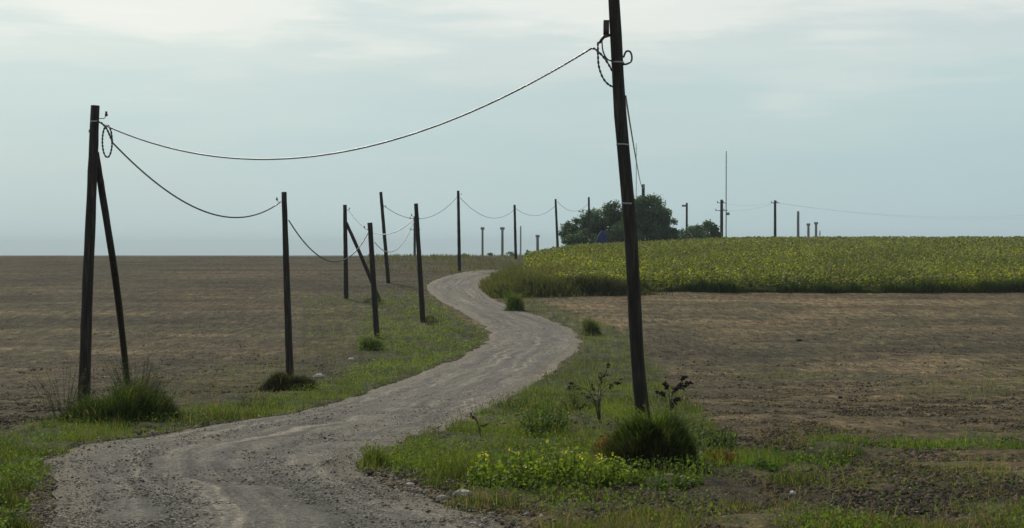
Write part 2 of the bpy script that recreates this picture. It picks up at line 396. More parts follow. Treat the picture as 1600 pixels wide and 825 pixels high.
def zone(zs, px, row, x, y, seed=50):
    j = (fbm(x * 1.3, y * .9, seed, 3) - .5); j2 = (fbm(x * 1.3 + 40, y * .9, seed + 9, 3) - .5)
    sc = np.clip(1400 / np.maximum(y, 8), 8, 130)
    qx, qy = px + j * sc * 1.6, row + j2 * sc * .35
    v = np.zeros(px.shape)
    for poly, wt in zs: v = np.maximum(v, inpoly(qx, qy, poly) * wt)
    return v
def on_road(x, y, grow=0.0):
    return inpoly(np.asarray(x), np.asarray(y), roadpoly)
XB = ([90, 101, 165, 185, 215, 260, 320], [60, 0.4, 1.6, 4.0, 7.0, 9.0, 12.0])     # left edge of the sunflower field
def edge_y(x): return 100.6 + 1.6 * fbm(np.asarray(x, float) * .6, np.asarray(x, float) * 0, 77, 3) + np.clip(x, 0, 40) * .17 + np.clip(x - 40, 0, 400) * .05
def in_crop(x, y): return (y > edge_y(x)) & (x > np.interp(y, *XB)) & (y < 330)

# ------------------------------------------------------------------ ground sheet, split into the two fields and the verges
ys = [-25.0]
while ys[-1] < 3300: ys.append(ys[-1] + max(.16, .0055 * abs(ys[-1])) if ys[-1] > 6 else ys[-1] + 1.0)
ys = np.array(ys)
us = np.concatenate([-np.geomspace(1.6, .40, 40)[:-1], np.linspace(-.40, .40, 560), np.geomspace(.40, 1.6, 40)[1:]])
Yg, Ug = np.meshgrid(ys, us, indexing='ij'); Xg = Ug * np.maximum(Yg + 1.0, 14)
Zg = gz(Xg, Yg); pxg, rwg = proj(Xg, Yg, Zg)
vg = zone(Z_VERGE, pxg, rwg, Xg, Yg); dg = zone(Z_DARK, pxg, rwg, Xg, Yg, 70); cg = in_crop(Xg, Yg)
rg = on_road(Xg, Yg)
amp = np.clip(1.0 - Yg / 160, .1, 1)
Zd = Zg + (fbm(Xg * 2.2, Yg * 2.2, 21, 3) - .5) * .13 * amp + (fbm(Xg * .7, Yg * .7, 24, 2) - .5) * .12 * amp
Zd = np.where(rg, Zg - .10, Zd)
side = np.where(Xg < np.interp(Yg, mid[:, 1], mid[:, 0]), 0, 1)
red = fbm(Xg / 9, Yg / 14, 61, 3); gn = fbm(Xg / 4, Yg / 7, 64, 3)
bl = np.array([.118, .094, .058]); br = np.array([.142, .110, .067])
colg = np.where(side[..., None] == 0, bl, br) * (1 + (red[..., None] - .5) * np.array([.7, .55, .4]))
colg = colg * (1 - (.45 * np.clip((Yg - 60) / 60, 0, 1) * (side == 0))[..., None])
bands = fbm(Xg / 22, Yg / 5, 66, 3)[..., None]; colg = colg * (.62 + .95 * np.clip((bands - .25) * 1.6, 0, 1)) + np.array([.05, .038, .02]) * np.clip((bands - .6) * 5, 0, 1)
ol = np.clip((gn - .46) * 5, 0, 1)[..., None] * .5
colg = colg * (1 - ol) + np.array([.085, .088, .048]) * ol
vv = vg[..., None] * .8
colg = colg * (1 - vv) + np.array([.060, .075, .030]) * vv
dd = dg[..., None] * .75
colg = colg * (1 - dd) + np.array([.040, .034, .029]) * dd
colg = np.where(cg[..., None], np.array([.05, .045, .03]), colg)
ny, nx = Yg.shape; idx = np.arange(ny * nx).reshape(ny, nx)
quads = np.stack([idx[:-1, :-1], idx[:-1, 1:], idx[1:, 1:], idx[1:, :-1]], -1).reshape(-1, 4)
sm = np.zeros((ny, nx), int)       # 0 verge ground, 1 left field, 2 right field
sm = np.where(vg > .3, 0, np.where(side == 0, 1, 2)); sm = np.where(rg, 0, sm)
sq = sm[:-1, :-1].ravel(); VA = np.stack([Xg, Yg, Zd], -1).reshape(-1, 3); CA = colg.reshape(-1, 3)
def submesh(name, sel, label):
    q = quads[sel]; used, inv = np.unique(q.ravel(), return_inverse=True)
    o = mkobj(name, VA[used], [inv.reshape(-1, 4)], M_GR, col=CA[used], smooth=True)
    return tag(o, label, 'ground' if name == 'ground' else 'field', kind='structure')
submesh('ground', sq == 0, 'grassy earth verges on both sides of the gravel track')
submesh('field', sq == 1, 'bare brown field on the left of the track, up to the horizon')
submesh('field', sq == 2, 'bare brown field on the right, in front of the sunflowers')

# ------------------------------------------------------------------ scatter helpers
def scatter(n, ymin, ymax, umax=.40, k=1.0):
    a, b = ymin**-k, ymax**-k
    y = RNG.uniform(b, a, n)**(-1 / k); x = RNG.uniform(-umax, umax, n) * y
    z = gz(x, y); px, row = proj(x, y, z); return x, y, z, px, row
def pxw(y, k=1.0): return np.maximum(.0, k * y / F)      # one photo pixel in metres at distance y
stuff = dict(kind='stuff')

# verge grass (uncountable)
x, y, z, px, row = scatter(900000, 9.5, 135)
vz = zone(Z_VERGE, px, row, x, y); dk = zone(Z_DARK, px, row, x, y, 70)
clump = fbm(x * 1.6, y * 1.6, 90, 3); clump2 = fbm(x * .5, y * .4, 95, 2)
keep = (RNG.uniform(size=len(x)) < vz * np.clip((clump - .38) * 4.5, .08, 1) * (1 - .75 * dk)) & ~on_road(x + RNG.normal(size=len(x)) * .10, y + RNG.normal(size=len(x)) * .3) & ~in_crop(x, y)
x, y, z, px, row, vz, clump, clump2 = [a[keep] for a in (x, y, z, px, row, vz, clump, clump2)]
n = len(x); print('grass blades', n)
lawn = inpoly(px, row, Z_VERGE[6][0]) | inpoly(px, row, Z_VERGE[7][0])
bot = (row > 765) & (px > 640); corner = (px < 240) & (row > 600)
H = RNG.gamma(4, .020, n) * np.where(bot, .6, 1) * np.where(corner, .75, 1) * (1 + np.clip((y - 35) / 60, 0, 1) * 1.0) * (.35 + 1.9 * np.clip(clump * 2.4 - .8, 0, 1)) * np.where(lawn, .6, 1) + .02; H = np.clip(H, .03, .5)
W = np.maximum(RNG.uniform(.005, .010, n), pxw(y, .62))
dry = RNG.uniform(size=n); mixn = np.clip(clump2 * 2.4 - .75 + RNG.uniform(-.25, .25, n), 0, 1)
mixn = np.where((px < 90) | bot, mixn * .35, mixn); mixn = mixn + np.clip((y - 35) / 60, 0, 1) * .35
col = colmix((.026, .048, .013), (.140, .185, .032), np.clip(mixn, 0, 1)) * RNG.uniform(.65, 1.35, (n, 1))
col[lawn] *= (1.0, 1.25, .9)
isd = dry < .26 + .30 * (vz < .6); col[isd] = colvar((.17, .135, .075), isd.sum(), .35)
mb = MB(); blades(mb, np.stack([x, y, z - .03], 1), H, W, .55, col)
tag(mb.build('grass', M_GRASS), 'short green grass on the verges of the gravel track', 'grass', **stuff)

# small broad-leaved weeds between the grass
x, y, z, px, row = scatter(260000, 9.5, 110)
vz = zone(Z_VERGE, px, row, x, y, 51); cl_ = fbm(x * 1.1, y * 1.1, 140, 2)
keep = (RNG.uniform(size=len(x)) < vz * np.clip((cl_ - .38) * 4, 0, 1)) & ~on_road(x, y) & ~in_crop(x, y)
x, y, z = x[keep], y[keep], z[keep]; n = len(x)
hh = RNG.uniform(.02, .20, n) * (.4 + cl_[keep])
mb = MB(); leaves(mb, np.stack([x, y, z + hh], 1), np.maximum(RNG.uniform(.018, .05, n), pxw(y, 1.7)), colmix((.055, .10, .022), (.15, .19, .035), RNG.uniform(size=n)), .3)
x, y, z, px, row = scatter(420000, 40, 112)
vz = zone(Z_VERGE, px, row, x, y, 51); cl_ = fbm(x * .9, y * .45, 145, 3)
keep = (RNG.uniform(size=len(x)) < vz**2 * np.clip((cl_ - .42) * 5, 0, 1)) & (px < 780) & ~on_road(x, y) & ~in_crop(x, y)
x, y, z, cl_ = x[keep], y[keep], z[keep], cl_[keep]; n = len(x)
leaves(mb, np.stack([x, y, z + RNG.uniform(.03, .34, n) * (.3 + cl_)], 1), pxw(y, 2.3) * RNG.uniform(.7, 1.3, n), colmix((.045, .085, .018), (.21, .25, .038), np.clip(RNG.uniform(-.2, .8, n) + (cl_ - .5) * 2, 0, 1)), .3)
tag(mb.build('weeds', M_GRASS), 'low broad leaved weeds mixed in the verge grass', 'weeds', **stuff)

# clods and crop residue on the fields
x, y, z, px, row = scatter(240000, 9.5, 210, .40, 1.0)
vz = zone(Z_VERGE, px, row, x, y); dk = zone(Z_DARK, px, row, x, y, 70)
keep = ~on_road(x, y) & ~in_crop(x, y) & (RNG.uniform(size=len(x)) > vz * .8)
x, y, z, dk = x[keep], y[keep], z[keep], dk[keep]; n = len(x)
S = np.maximum(RNG.gamma(2.0, .0085, n) + .006, pxw(y, .85) * RNG.uniform(.35, 1.2, n)) * (1 + dk * .25)
tn = np.where((fbm(x / 9, y / 14, 61, 3) > .5), 1.15, .9)
col = colvar((.108, .086, .058), n, .5) * tn[:, None] * (1 - .5 * dk)[:, None]
S = np.minimum(S, np.maximum(.06, pxw(y, 1.2)))
pale = (RNG.uniform(size=n) < .10) & (S < np.maximum(.028, pxw(y, .9))); col[pale] = colvar((.28, .245, .18), pale.sum(), .3); dkc = RNG.uniform(size=n) < .3; col[dkc] *= .45
mb = MB(); lumps(mb, np.stack([x, y, z + .0], 1), S, col, .6)
tag(mb.build('clods', M_CLOD), 'loose clods of dark earth scattered over the bare fields', 'soil', **stuff)
x, y, z, px, row = scatter(170000, 9.5, 180)
vz = zone(Z_VERGE, px, row, x, y); cl_ = fbm(x * .8, y * .5, 160, 3)
keep = ~on_road(x, y) & ~in_crop(x, y) & (RNG.uniform(size=len(x)) > vz * .7) & (RNG.uniform(size=len(x)) < np.clip((cl_ - .35) * 3, .1, 1))
x, y, z = x[keep], y[keep], z[keep]; n = len(x)
mb = MB(); blades(mb, np.stack([x, y, z - .01], 1), RNG.uniform(.02, .11, n), np.maximum(RNG.uniform(.004, .010, n), pxw(y, .55)), 1.6,
                  colmix((.085, .070, .045), (.25, .19, .12), RNG.uniform(size=n)**1.5))
tag(mb.build('stubble', M_GRASS), 'dry straw and stubble left on the bare brown fields', 'stubble', **stuff)

# loose gravel on the track
x, y, z, px, row = scatter(260000, 9, 90, .36)
keep = on_road(x, y); x, y, z = x[keep], y[keep], z[keep]; n = len(x)
dens = fbm(x * 1.5, y * 1.5, 180, 2); k2 = RNG.uniform(size=n) < dens * 1.2; x, y, z = x[k2], y[k2], z[k2]; n = len(x)
S = np.maximum(RNG.gamma(1.6, .0036, n) + .004, pxw(y, .30) * RNG.uniform(.4, 1, n))
mb = MB(); lumps(mb, np.stack([x, y, z + .035], 1), S, colmix((.08, .078, .072), (.42, .39, .32), RNG.uniform(size=n)**1.2), .6)
tag(mb.build('gravel', M_STONE), 'loose grey gravel lying on the winding track', 'gravel', **stuff)
# EDGE stones and dirt spilled at the road's border
x, y, z, px, row = scatter(160000, 9, 60, .36)
jx = x + RNG.normal(size=len(x)) * .3; jy = y + RNG.normal(size=len(x)) * .9
keep = on_road(jx, jy) & ~on_road(x, y); x, y, z = x[keep], y[keep], z[keep]; n = len(x)
mb = MB(); lumps(mb, np.stack([x, y, z + .01], 1), RNG.gamma(2.0, .007, n) + .006, colmix((.10, .09, .075), (.27, .235, .18), RNG.uniform(size=n)), .6)
tag(mb.build('gravel', M_STONE), 'pale grit spilled along the edges of the track', 'gravel', **stuff)

# ------------------------------------------------------------------ poles
def bend_line(B, T, mids=(), n=18):
    pts = [B] + [Vector(m) for m in mids] + [T]
    c = crom([tuple(p) for p in pts], max(3, n // (len(pts) - 1)))
    return [Vector(p) for p in c]
def shaft(parent, name, pts, r0, r1, m=None, n=10, rough=.10):
    mb = MB(); k = len(pts); tube(mb, pts, [r0 + (r1 - r0) * i / (k - 1) for i in range(k)], n, True, rough)
    return mb.build(name, m or M_WD, parent, pts[0], True, False)
def ring(parent, name, p, d, r, m, h=.03):
    mb = MB(); d = d.normalized(); tube(mb, [p - d * h / 2, p + d * h / 2], [r, r], 12); return mb.build(name, m, parent, p, False, False)
def hook(parent, p, side, s=1.0):
    """steel hook with a porcelain insulator"""
    mb = MB(); tube(mb, [p, p + Vector((side * .12, -.02, 0)) * s, p + Vector((side * .17, -.02, .06)) * s], [.010 * s] * 3, 6)
    h = mb.build('hook', M_METAL, parent, p, True, False)
    mb = MB(); q = p + Vector((side * .17, -.02, .05)) * s
    tube(mb, [q, q + Vector((0, 0, .03)) * s, q + Vector((0, 0, .06)) * s, q + Vector((0, 0, .10)) * s], [.028 * s, .036 * s, .022 * s, .026 * s], 8)
    mb.build('insulator', M_PORC, parent, q, True, False)
GA = 'wooden cable poles beside the gravel track'
GB = 'far poles standing on the horizon'
def pole(basepx, toppx, D, rb, rt, label, group=GA, mids=(), material=None, hooks=(), toff=0.0, name='utility_pole'):
    B = at(basepx[0], basepx[1], D); B.z = g1(B.x, B.y) - .05
    T = at(toppx[0], toppx[1], D + toff)
    e_ = empty(name, B, label, 'pole', group)
    ml = [at(a, b, D + toff * .5) for a, b in mids]
    pts = bend_line(B, T, ml); shaft(e_, 'shaft', pts, rb, rt, material)
    for (hr, sd) in hooks:
        zz_ = CZ - (hr - HOR) / F * D; q = min(pts, key=lambda p: abs(p.z - zz_)); hook(e_, Vector((q.x + sd * rt * .9, q.y, q.z)), sd, 1.0)
    return e_, pts
def brace(parent, a, b, ra, rb, mids=()):
    return shaft(parent, 'brace', bend_line(a, b, mids), ra, rb)

# A: nearest pole, right of the track, runs out of the top of the picture
pA, ptA = pole((1007, 668), (948, -150), 25, .118, .092, 'tall dark wooden pole nearest the camera, running out of the top of the picture', GA, [(996, 560), (985, 360), (969, 180), (959, 0)])
for rw_, px_ in ((226, 973), (318, 981), (98, 965)):
    ring(pA, 'band', at(px_, rw_, 25), Vector((.05, 0, 1)), .108, M_METAL, .025)
mb = MB(); box(mb, at(947, 45, 24.98), .09, .12, .26); b_ = mb.build('bracket', M_PORC, pA, at(947, 45, 25), False, False)
mb = MB(); tube(mb, [at(954, 55, 24.95), at(943, 58, 24.9), at(936, 68, 24.9)], [.022, .03, .02], 8); mb.build('insulator', M_PORC, pA, at(943, 58, 24.9), True, False)
# a thin earth wire runs down the back right of the pole
mb = MB(); tube(mb, [at(972, 170, 25.02), at(987.5, 300, 25.0), at(995.5, 400, 25.02), at(1001, 520, 25.0), at(1011, 640, 25.02)], [.006] * 5, 6)
mb.build('earth_wire', M_CABLE, pA, at(978, 170, 25), True, False)
# B: left A-frame pole
pB, ptB = pole((130, 634), (149.5, 165), 33, .128, .092, 'tall leaning wooden pole at far left with a diagonal brace and a hanging cable loop', GA, [(137, 450), (144, 290)], hooks=[(192, 1)])
bb = hit(200, 606)
brace(pB, at(150, 238, 33.05), Vector((bb.x, bb.y, bb.z - .1)), .070, .080, [at(162, 315, 33.4), at(183, 455, 34.6)])
mb = MB(); box(mb, at(141.5, 205, 33), .06, .05, .06); mb.build('bolt', M_METAL, pB, at(142, 205, 33), False, False)
ring(pB, 'band', at(148.5, 190, 33), Vector((0, 0, 1)), .103, M_METAL)
# C
pC, ptC = pole((453, 590), (444, 300), 52, .135, .088, 'upright wooden pole rising from the dark earth mound', GA, [(448, 440)], hooks=[(317, -1)])
# D
pD, ptD = pole((589, 532), (578, 348), 72, .135, .12, 'shorter leaning wooden pole with a green tuft at its foot', GA, hooks=[(360, -1)])
# E
pE, ptE = pole((541, 468), (539, 320), 96, .15, .12, 'wooden pole with a long brace slanting down to the right behind another pole', GA, hooks=[(326, 1)])
bb = hit(593, 467); brace(pE, at(541, 348, 96), Vector((bb.x, bb.y, bb.z - .1)), .10, .13, [at(565, 402, 95.6)])
# F
pF, ptF = pole((607, 441), (595, 300), 112, .15, .115, 'slim wooden pole leaning left, behind the pole with the long brace', GA, hooks=[(320, 1)])
# G
pG, ptG = pole((661, 502), (650, 318), 80, .15, .105, 'leaning wooden pole on the left edge of the far bend of the track', GA, hooks=[(342, -1)])
# H
pH, ptH = pole((718, 421), (716, 298), 133, .16, .12, 'straight wooden pole standing where the track reaches the crest', GA, hooks=[(307, 1)])
pI, ptI = pole((806, 408), (804, 320), 170, .17, .13, 'wooden pole just behind the tall weeds at the crest of the track', GA)
pJ, ptJ = pole((872, 392), (868, 311), 200, .19, .14, 'wooden pole at the left edge of the sunflowers beside the trees', GA)
pK, ptK = pole((921, 385), (920, 308), 232, .19, .15, 'wooden pole poking up through the left trees', GA)
pL, ptL = pole((1005, 385), (1005, 288), 246, .27, .25, 'thick pole top standing above the big tree crown', GA)

def crossarm(parent, px, row, D, half, s=.10, ins=True):
    c = at(px, row, D); mb = MB(); box(mb, c + Vector((0, -.16, 0)), half * 2, .10, s); mb.build('cross_arm', M_WD, parent, c, False, False)
    if ins:
        for sg in (-1, 0.45):
            q = c + Vector((sg * half * .9, -.16, s * .5)); mb = MB(); tube(mb, [q, q + Vector((0, 0, .12)), q + Vector((0, 0, .25))], [.05, .09, .05], 6); mb.build('insulator', M_PORC, parent, q, True, False)
def farpole(px, top, D, r, label, m=None, cap=0, arms=(), name='utility_pole', group=GB):
    x_ = (px - 800) / F * D; e_ = empty(name, (x_, D, g1(x_, D) - .1), label, 'mast' if name == 'mast' else 'pole', group)
    B = Vector((x_, D, g1(x_, D) - .1)); T = at(px, top, D)
    pts = bend_line(B, T, [], 6); shaft(e_, 'shaft', pts, r * 1.15, r, m)
    if cap:
        mb = MB(); box(mb, T - Vector((0, 0, .25)), cap, .3, .5); mb.build('pole_cap', m or M_WD, e_, T, False, False)
    for (a, row, half) in arms: crossarm(e_, a, row, D, half)
    return e_
farpole(648, 338, 262, .20, 'far pole with two cross arms directly behind the leaning pole by the bend', None, 0, [(648.5, 341.5, .9), (648.5, 359, .9)])
farpole(754, 355, 300, .20, 'thin far pole with a square cap, left one of the capped pair', M_CONC, .75)
farpole(785, 355, 305, .24, 'thin far pole with a square cap, right one of the capped pair', M_CONC, .9)
farpole(813.5, 353, 340, .17, 'pale thin far post just right of the pole behind the weeds', M_METAL)
farpole(840, 367, 300, .26, 'short stubby far pole with a cap above the left end of the sunflowers', M_CONC, .8)
e_ = farpole(1073, 317, 262, .17, 'slim far lamp post with a lamp head to its left, right of the big tree')
mb = MB(); c = at(1069, 321.5, 262); box(mb, c, .75, .3, .32); lh = mb.build('lamp_head', M_CONC, e_, c, False, False)
farpole(1127.5, 312, 262, .24, 'far pole with two cross arms beside the tall thin mast', None, 0, [(1127, 317, .75), (1127, 329, 1.05)])
def mast(px, top, D, r, label):
    e_ = farpole(px, top, D, r, label, M_METAL, name='mast', group='thin aerial masts behind the sunflowers')
    for k in range(3):
        rr = top + 8 + k * 9; c = at(px, rr, D); mb = MB(); tube(mb, [c - Vector((.25, 0, 0)), c + Vector((.25, 0, 0))], [.02, .02], 5); mb.build('cross_rod', M_METAL, e_, c, False, False)
    return e_
m1 = mast(1134.5, 236, 264, .085, 'tall thin grey mast rising beside the pole with two cross arms')
mb = MB(); c = at(1137.5, 334, 263.8); box(mb, c, .5, .3, .45); mb.build('equipment_box', M_METAL, m1, c, False, False)
mast(994, 224, 252, .055, 'thin grey mast rising behind the big tree and the nearest pole')
farpole(1211, 313, 270, .22, 'far pole with one cross arm at its very top, alone right of the mast', None, 0, [(1211, 317, .75)])
farpole(1247, 330, 300, .24, 'plain far pole without cross arm, between the cross arm pole and the short pair', M_CONC)
farpole(1263, 349, 340, .26, 'short far pole with a cap, left one of the close pair on the right', M_CONC, .8)
farpole(1275, 347, 345, .26, 'short far pole with a cap, right one of the close pair', M_CONC, .85)
farpole(1281, 360, 360, .14, 'smallest pale far post at the right of the close pair', M_METAL)

# ------------------------------------------------------------------ cables
GC = 'cables hanging between the poles'
def sagline(a, b, sag, n=40):
    return [a.lerp(b, t) - Vector((0, 0, 4 * sag * t * (1 - t))) for t in (i / n for i in range(n + 1))]
def pathlen(pts):
    s = [0]
    for i in range(1, len(pts)): s.append(s[-1] + (pts[i] - pts[i - 1]).length)
    return s
def resample(pts, step):
    s = pathlen(pts); P_ = np.array([tuple(p) for p in pts]); t = np.linspace(0, s[-1], max(8, int(s[-1] / step)))
    return [Vector((np.interp(v, s, P_[:, 0]), np.interp(v, s, P_[:, 1]), np.interp(v, s, P_[:, 2]))) for v in t]
def cable(pts, r, label, strands=2, pitch=.15, m=None, name='cable', group=GC, cat='cable'):
    mb = MB()
    if strands == 1: tube(mb, pts, [r] * len(pts), 6)
    else:
        q = resample(pts, pitch / 7); s = pathlen(q)
        for k in range(strands):
            o = []
            for i, p in enumerate(q):
                d = q[min(i + 1, len(q) - 1)] - q[max(i - 1, 0)]; u, v = frame(d); a = 2 * math.pi * (s[i] / pitch + k / strands)
                o.append(p + u * math.cos(a) * r * .62 + v * math.sin(a) * r * .62)
            tube(mb, o, [r * .62] * len(o), 6)
    o = mb.build(name, m or M_CABLE, None, pts[0], True, False)
    return tag(o, label, cat, group)
HA = at(924, 76, 24.9); HB = at(160, 194, 32.9)
main = cable(sagline(HA, HB, 1.22, 60), .0135, 'long twisted cable sagging across the sky from the nearest pole to the leftmost pole')
mb = MB(); tube(mb, [p + Vector((0, -.004, 0.0130)) for p in sagline(HA, HB, 1.22, 90)], [.0035] * 91, 6); mb.build('glint_wire', M_WIRE, main, HA, True, False)  # wire added along the cable's upper edge to imitate its sun glint
cable(resample(bend_line(at(924, 76, 24.9), at(957, 112, 24.9), [at(930, 77, 24.88), at(945, 92, 24.85)], 24), .05), .017, 'short cable end bent down from the bracket into the nearest pole', group='cable tails and loops at the poles')
cable(bend_line(at(934, 66, 24.9), at(957, 136, 24.95), [at(935, 100, 24.85), at(941, 120, 24.85), at(949, 131, 24.88)], 24), .016, 'deep dark cable loop hanging left of the nearest pole', name='cable_loop', group='cable tails and loops at the poles')
cable(bend_line(at(940, 62, 24.92), at(956, 96, 24.95), [at(942, 80, 24.85), at(948, 92, 24.85)], 24), .013, 'small inner cable loop hanging left of the nearest pole', 1, name='cable_loop', group='cable tails and loops at the poles')
cable(bend_line(at(974, 90, 24.95), at(974, 101, 24.95), [at(978, 81, 24.9), at(984, 81, 24.9), at(987, 88, 24.9), at(986, 96, 24.9), at(980, 100, 24.9)], 30), .016, 'small round cable loop on the right side of the nearest pole', 1, name='cable_loop', group='cable tails and loops at the poles')
lp = [at(168 + 7.6 * math.sin(a), 221 - 25 * math.cos(a), 32.88 + .03 * math.sin(a)) for a in np.linspace(0, 2 * math.pi, 36)]
cable(lp, .018, 'oval cable coil hanging from the top of the leftmost pole', name='cable_loop', group='cable tails and loops at the poles')
cable(bend_line(at(152, 190, 32.9), at(177, 224, 32.9), [at(160, 193, 32.88), at(168, 203, 32.88)], 20), .02, 'short cable piece joining the leftmost pole to its coil', group='cable tails and loops at the poles')
cable(sagline(at(177, 224, 32.9), at(438, 316, 52), .98, 50), .018, 'sagging cable between the leftmost pole and the pole on the dark mound')
cable(sagline(at(451, 344, 52), at(577, 361, 72), 1.42, 40), .020, 'low cable from the pole on the mound to the shorter leaning pole')
cable(sagline(at(543, 326, 96), at(646, 343, 80), 1.15, 40), .022, 'cable with sun glint painted pale, from the braced pole to the leaning pole by the bend', m=M_CABLE_GLINT)
cable(sagline(at(585, 378, 72), at(647, 346, 80), .95, 40), .020, 'low cable with sun glint painted pale, from the shorter leaning pole to the pole by the bend', m=M_CABLE_GLINT)
cable(sagline(at(598, 320, 112), at(715, 307, 133), 1.45, 40), .020, 'thin cable from the slim left leaning pole to the straight pole on the crest', 1)
cable(sagline(at(719, 309, 133), at(803, 328, 170), 1.3, 40), .022, 'thin cable right of the straight pole on the crest', 1)
cable(sagline(at(806, 326, 170), at(867, 322, 200), 1.0, 40), .024, 'thin cable between the pole behind the weeds and the pole beside the trees', 1)
cable(sagline(at(871, 315, 200), at(919, 318, 232), 1.2, 30), .024, 'thin cable running from the pole beside the trees into the crowns', 1)
cable(sagline(at(977, 150, 25), at(1006, 289, 245), 1.0, 160), .016, 'cable dropping from the right side of the nearest pole towards the big tree', 2, .5)
for i, (r0_, r1_, hh_) in enumerate([(329, 317, 'lower'), (317, 316, 'upper')]):
    cable(sagline(at(1127, r0_, 262), at(1211, r1_, 270), .5, 12), .009, hh_ + ' faint line from the pole beside the mast to the cross arm pole', 1, group='faint far power lines')
    cable(sagline(at(1211, r1_ , 270), at(1660, 332 + 5 * i, 300), 1.6, 16), .008, ('higher' if i == 0 else 'deeper') + ' faint line leaving the cross arm pole towards the right edge', 1, group='faint far power lines')

# ------------------------------------------------------------------ sunflower field
G_LEAF = [(.075, .105, .022), (.16, .19, .030), (.24, .225, .035)]
def plant_arrays(n, detail=1.0):
    """returns builder that adds n plants given roots, heights"""
def add_plants(mb, P, Hh, k=9, lw=.20, yell=None):
    n = len(P); yell = RNG.uniform(size=n) if yell is None else yell
    # stem
    blades(mb, P, Hh, np.full(n, .035) + pxw(P[:, 1], .25), .10, colmix((.07, .09, .03), (.13, .13, .05), yell))
    # leaves around the stem
    for j in range(k):
        t = .25 + .75 * (j + RNG.uniform(0, .8, n)) / k; a = RNG.uniform(0, 6.28, n)
        Q = P + np.stack([0 * t, 0 * t, Hh * np.minimum(t, .97)], 1)
        d = np.stack([np.cos(a), np.sin(a), RNG.uniform(-.7, .25, n)], 1)
        low = (1 - t)[:, None]
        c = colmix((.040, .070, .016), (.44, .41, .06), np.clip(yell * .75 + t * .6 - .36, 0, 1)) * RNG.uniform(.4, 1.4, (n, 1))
        leaves(mb, Q, lw * RNG.uniform(.7, 1.25, n) * (1.2 - .35 * t), c, .8, .75, d)
    # drooping head: dark disc and a ring of yellow
    top = P + np.stack([RNG.normal(size=n) * .04, -.05 + 0 * Hh, Hh * .99], 1)
    hd = RNG.uniform(.045, .08, n) * (lw / .20)
    m = 6; ang = np.linspace(0, 2 * np.pi, m, endpoint=False); az_ = RNG.normal(size=n) * .7 + 1.2
    nx_ = np.stack([np.sin(az_) * .8, np.cos(az_) * .8, -.45 + 0 * az_], 1); nx_ /= np.linalg.norm(nx_, axis=1)[:, None]
    u = np.cross(nx_, [0, 0, 1.0]); u /= np.linalg.norm(u, axis=1)[:, None]; v = np.cross(nx_, u)
    ringv = lambda r, off: top[:, None] + u[:, None] * np.cos(ang)[None, :, None] * r[:, None, None] + v[:, None] * np.sin(ang)[None, :, None] * r[:, None, None] + nx_[:, None] * off
    i = np.arange(n)[:, None] * m
    mb.add(ringv(hd, .03).reshape(-1, 3), [i + np.arange(m)], np.repeat(colvar((.035, .030, .015), n, .4)[:, None], m, 1).reshape(-1, 3))
    mb.add(ringv(hd * 1.35, .0).reshape(-1, 3), [i + np.arange(m)], np.repeat(colvar((.20, .215, .04), n, .4)[:, None], m, 1).reshape(-1, 3))
def crop_h(x, y): return 1.38 * np.clip(.62 + .10 * (x - np.interp(y, *XB)), .62, 1) * (1 + (fbm(x / 5, y / 5, 200, 2) - .5) * .25)
# the individuals: the front row, six kinds of plant shared by 300 objects
protos = []
for k in range(6):
    mb = MB(); add_plants(mb, np.zeros((1, 3)), np.array([1.38]), 13, .24)
    o = mb.build('sunflower_plant', M_CROP, None, None, False, True); protos.append(o)
cnt = 0
for k in range(300):
    x_ = .9 + (k % 150) * .275 + random.uniform(-.1, .1); row_ = k // 150
    y_ = float(edge_y(np.array(x_))) + .15 + row_ * .55 + random.uniform(-.15, .15)
    o = protos[k] if k < 6 else protos[random.randrange(6)].copy()
    if k >= 6: C.objects.link(o)
    o.location = (x_, y_, g1(x_, y_)); s = float(crop_h(np.array([x_]), np.array([y_]))[0]) / 1.38 * random.uniform(.66, 1.12)
    o.scale = (1.05, 1.05, s); o.rotation_euler = (0, 0, random.uniform(-.8, .8))
    tag(o, 'sunflower plant in the front edge of the sunflower field facing the bare right field', 'sunflower', 'sunflower plants along the front edge of the field')
# the rest
def crop_pts(n, ya, yb, xmax):
    y = RNG.uniform(ya, yb, n); x = RNG.uniform(0, xmax, n); return x, y
mb = MB()
for (ya, yb, dens, lw, k) in ((101, 135, 5.0, .19, 10), (135, 180, 3.6, .23, 8), (180, 235, 2.6, .29, 7), (235, 300, 1.5, .36, 6)):
    xm = yb * .40; n = int(dens * (yb - ya) * xm); x, y = crop_pts(n, ya, yb, xm)
    keep = in_crop(x, y) & (y > edge_y(x) + 1.0); x, y = x[keep], y[keep]
    hh = crop_h(x, y) * RNG.uniform(.68, 1.14, len(x)); yel = np.clip(fbm(x / 7, y / 10, 210, 3) * 1.6 - .3 + RNG.uniform(-.35, .35, len(x)), 0, 1)
    add_plants(mb, np.stack([x, y, gz(x, y)], 1), hh, k, lw, yel)
tag(mb.build('sunflower_crop', M_CROP), 'dense yellow green mass of sunflowers filling the rising field behind the front rows', 'sunflowers', **stuff)

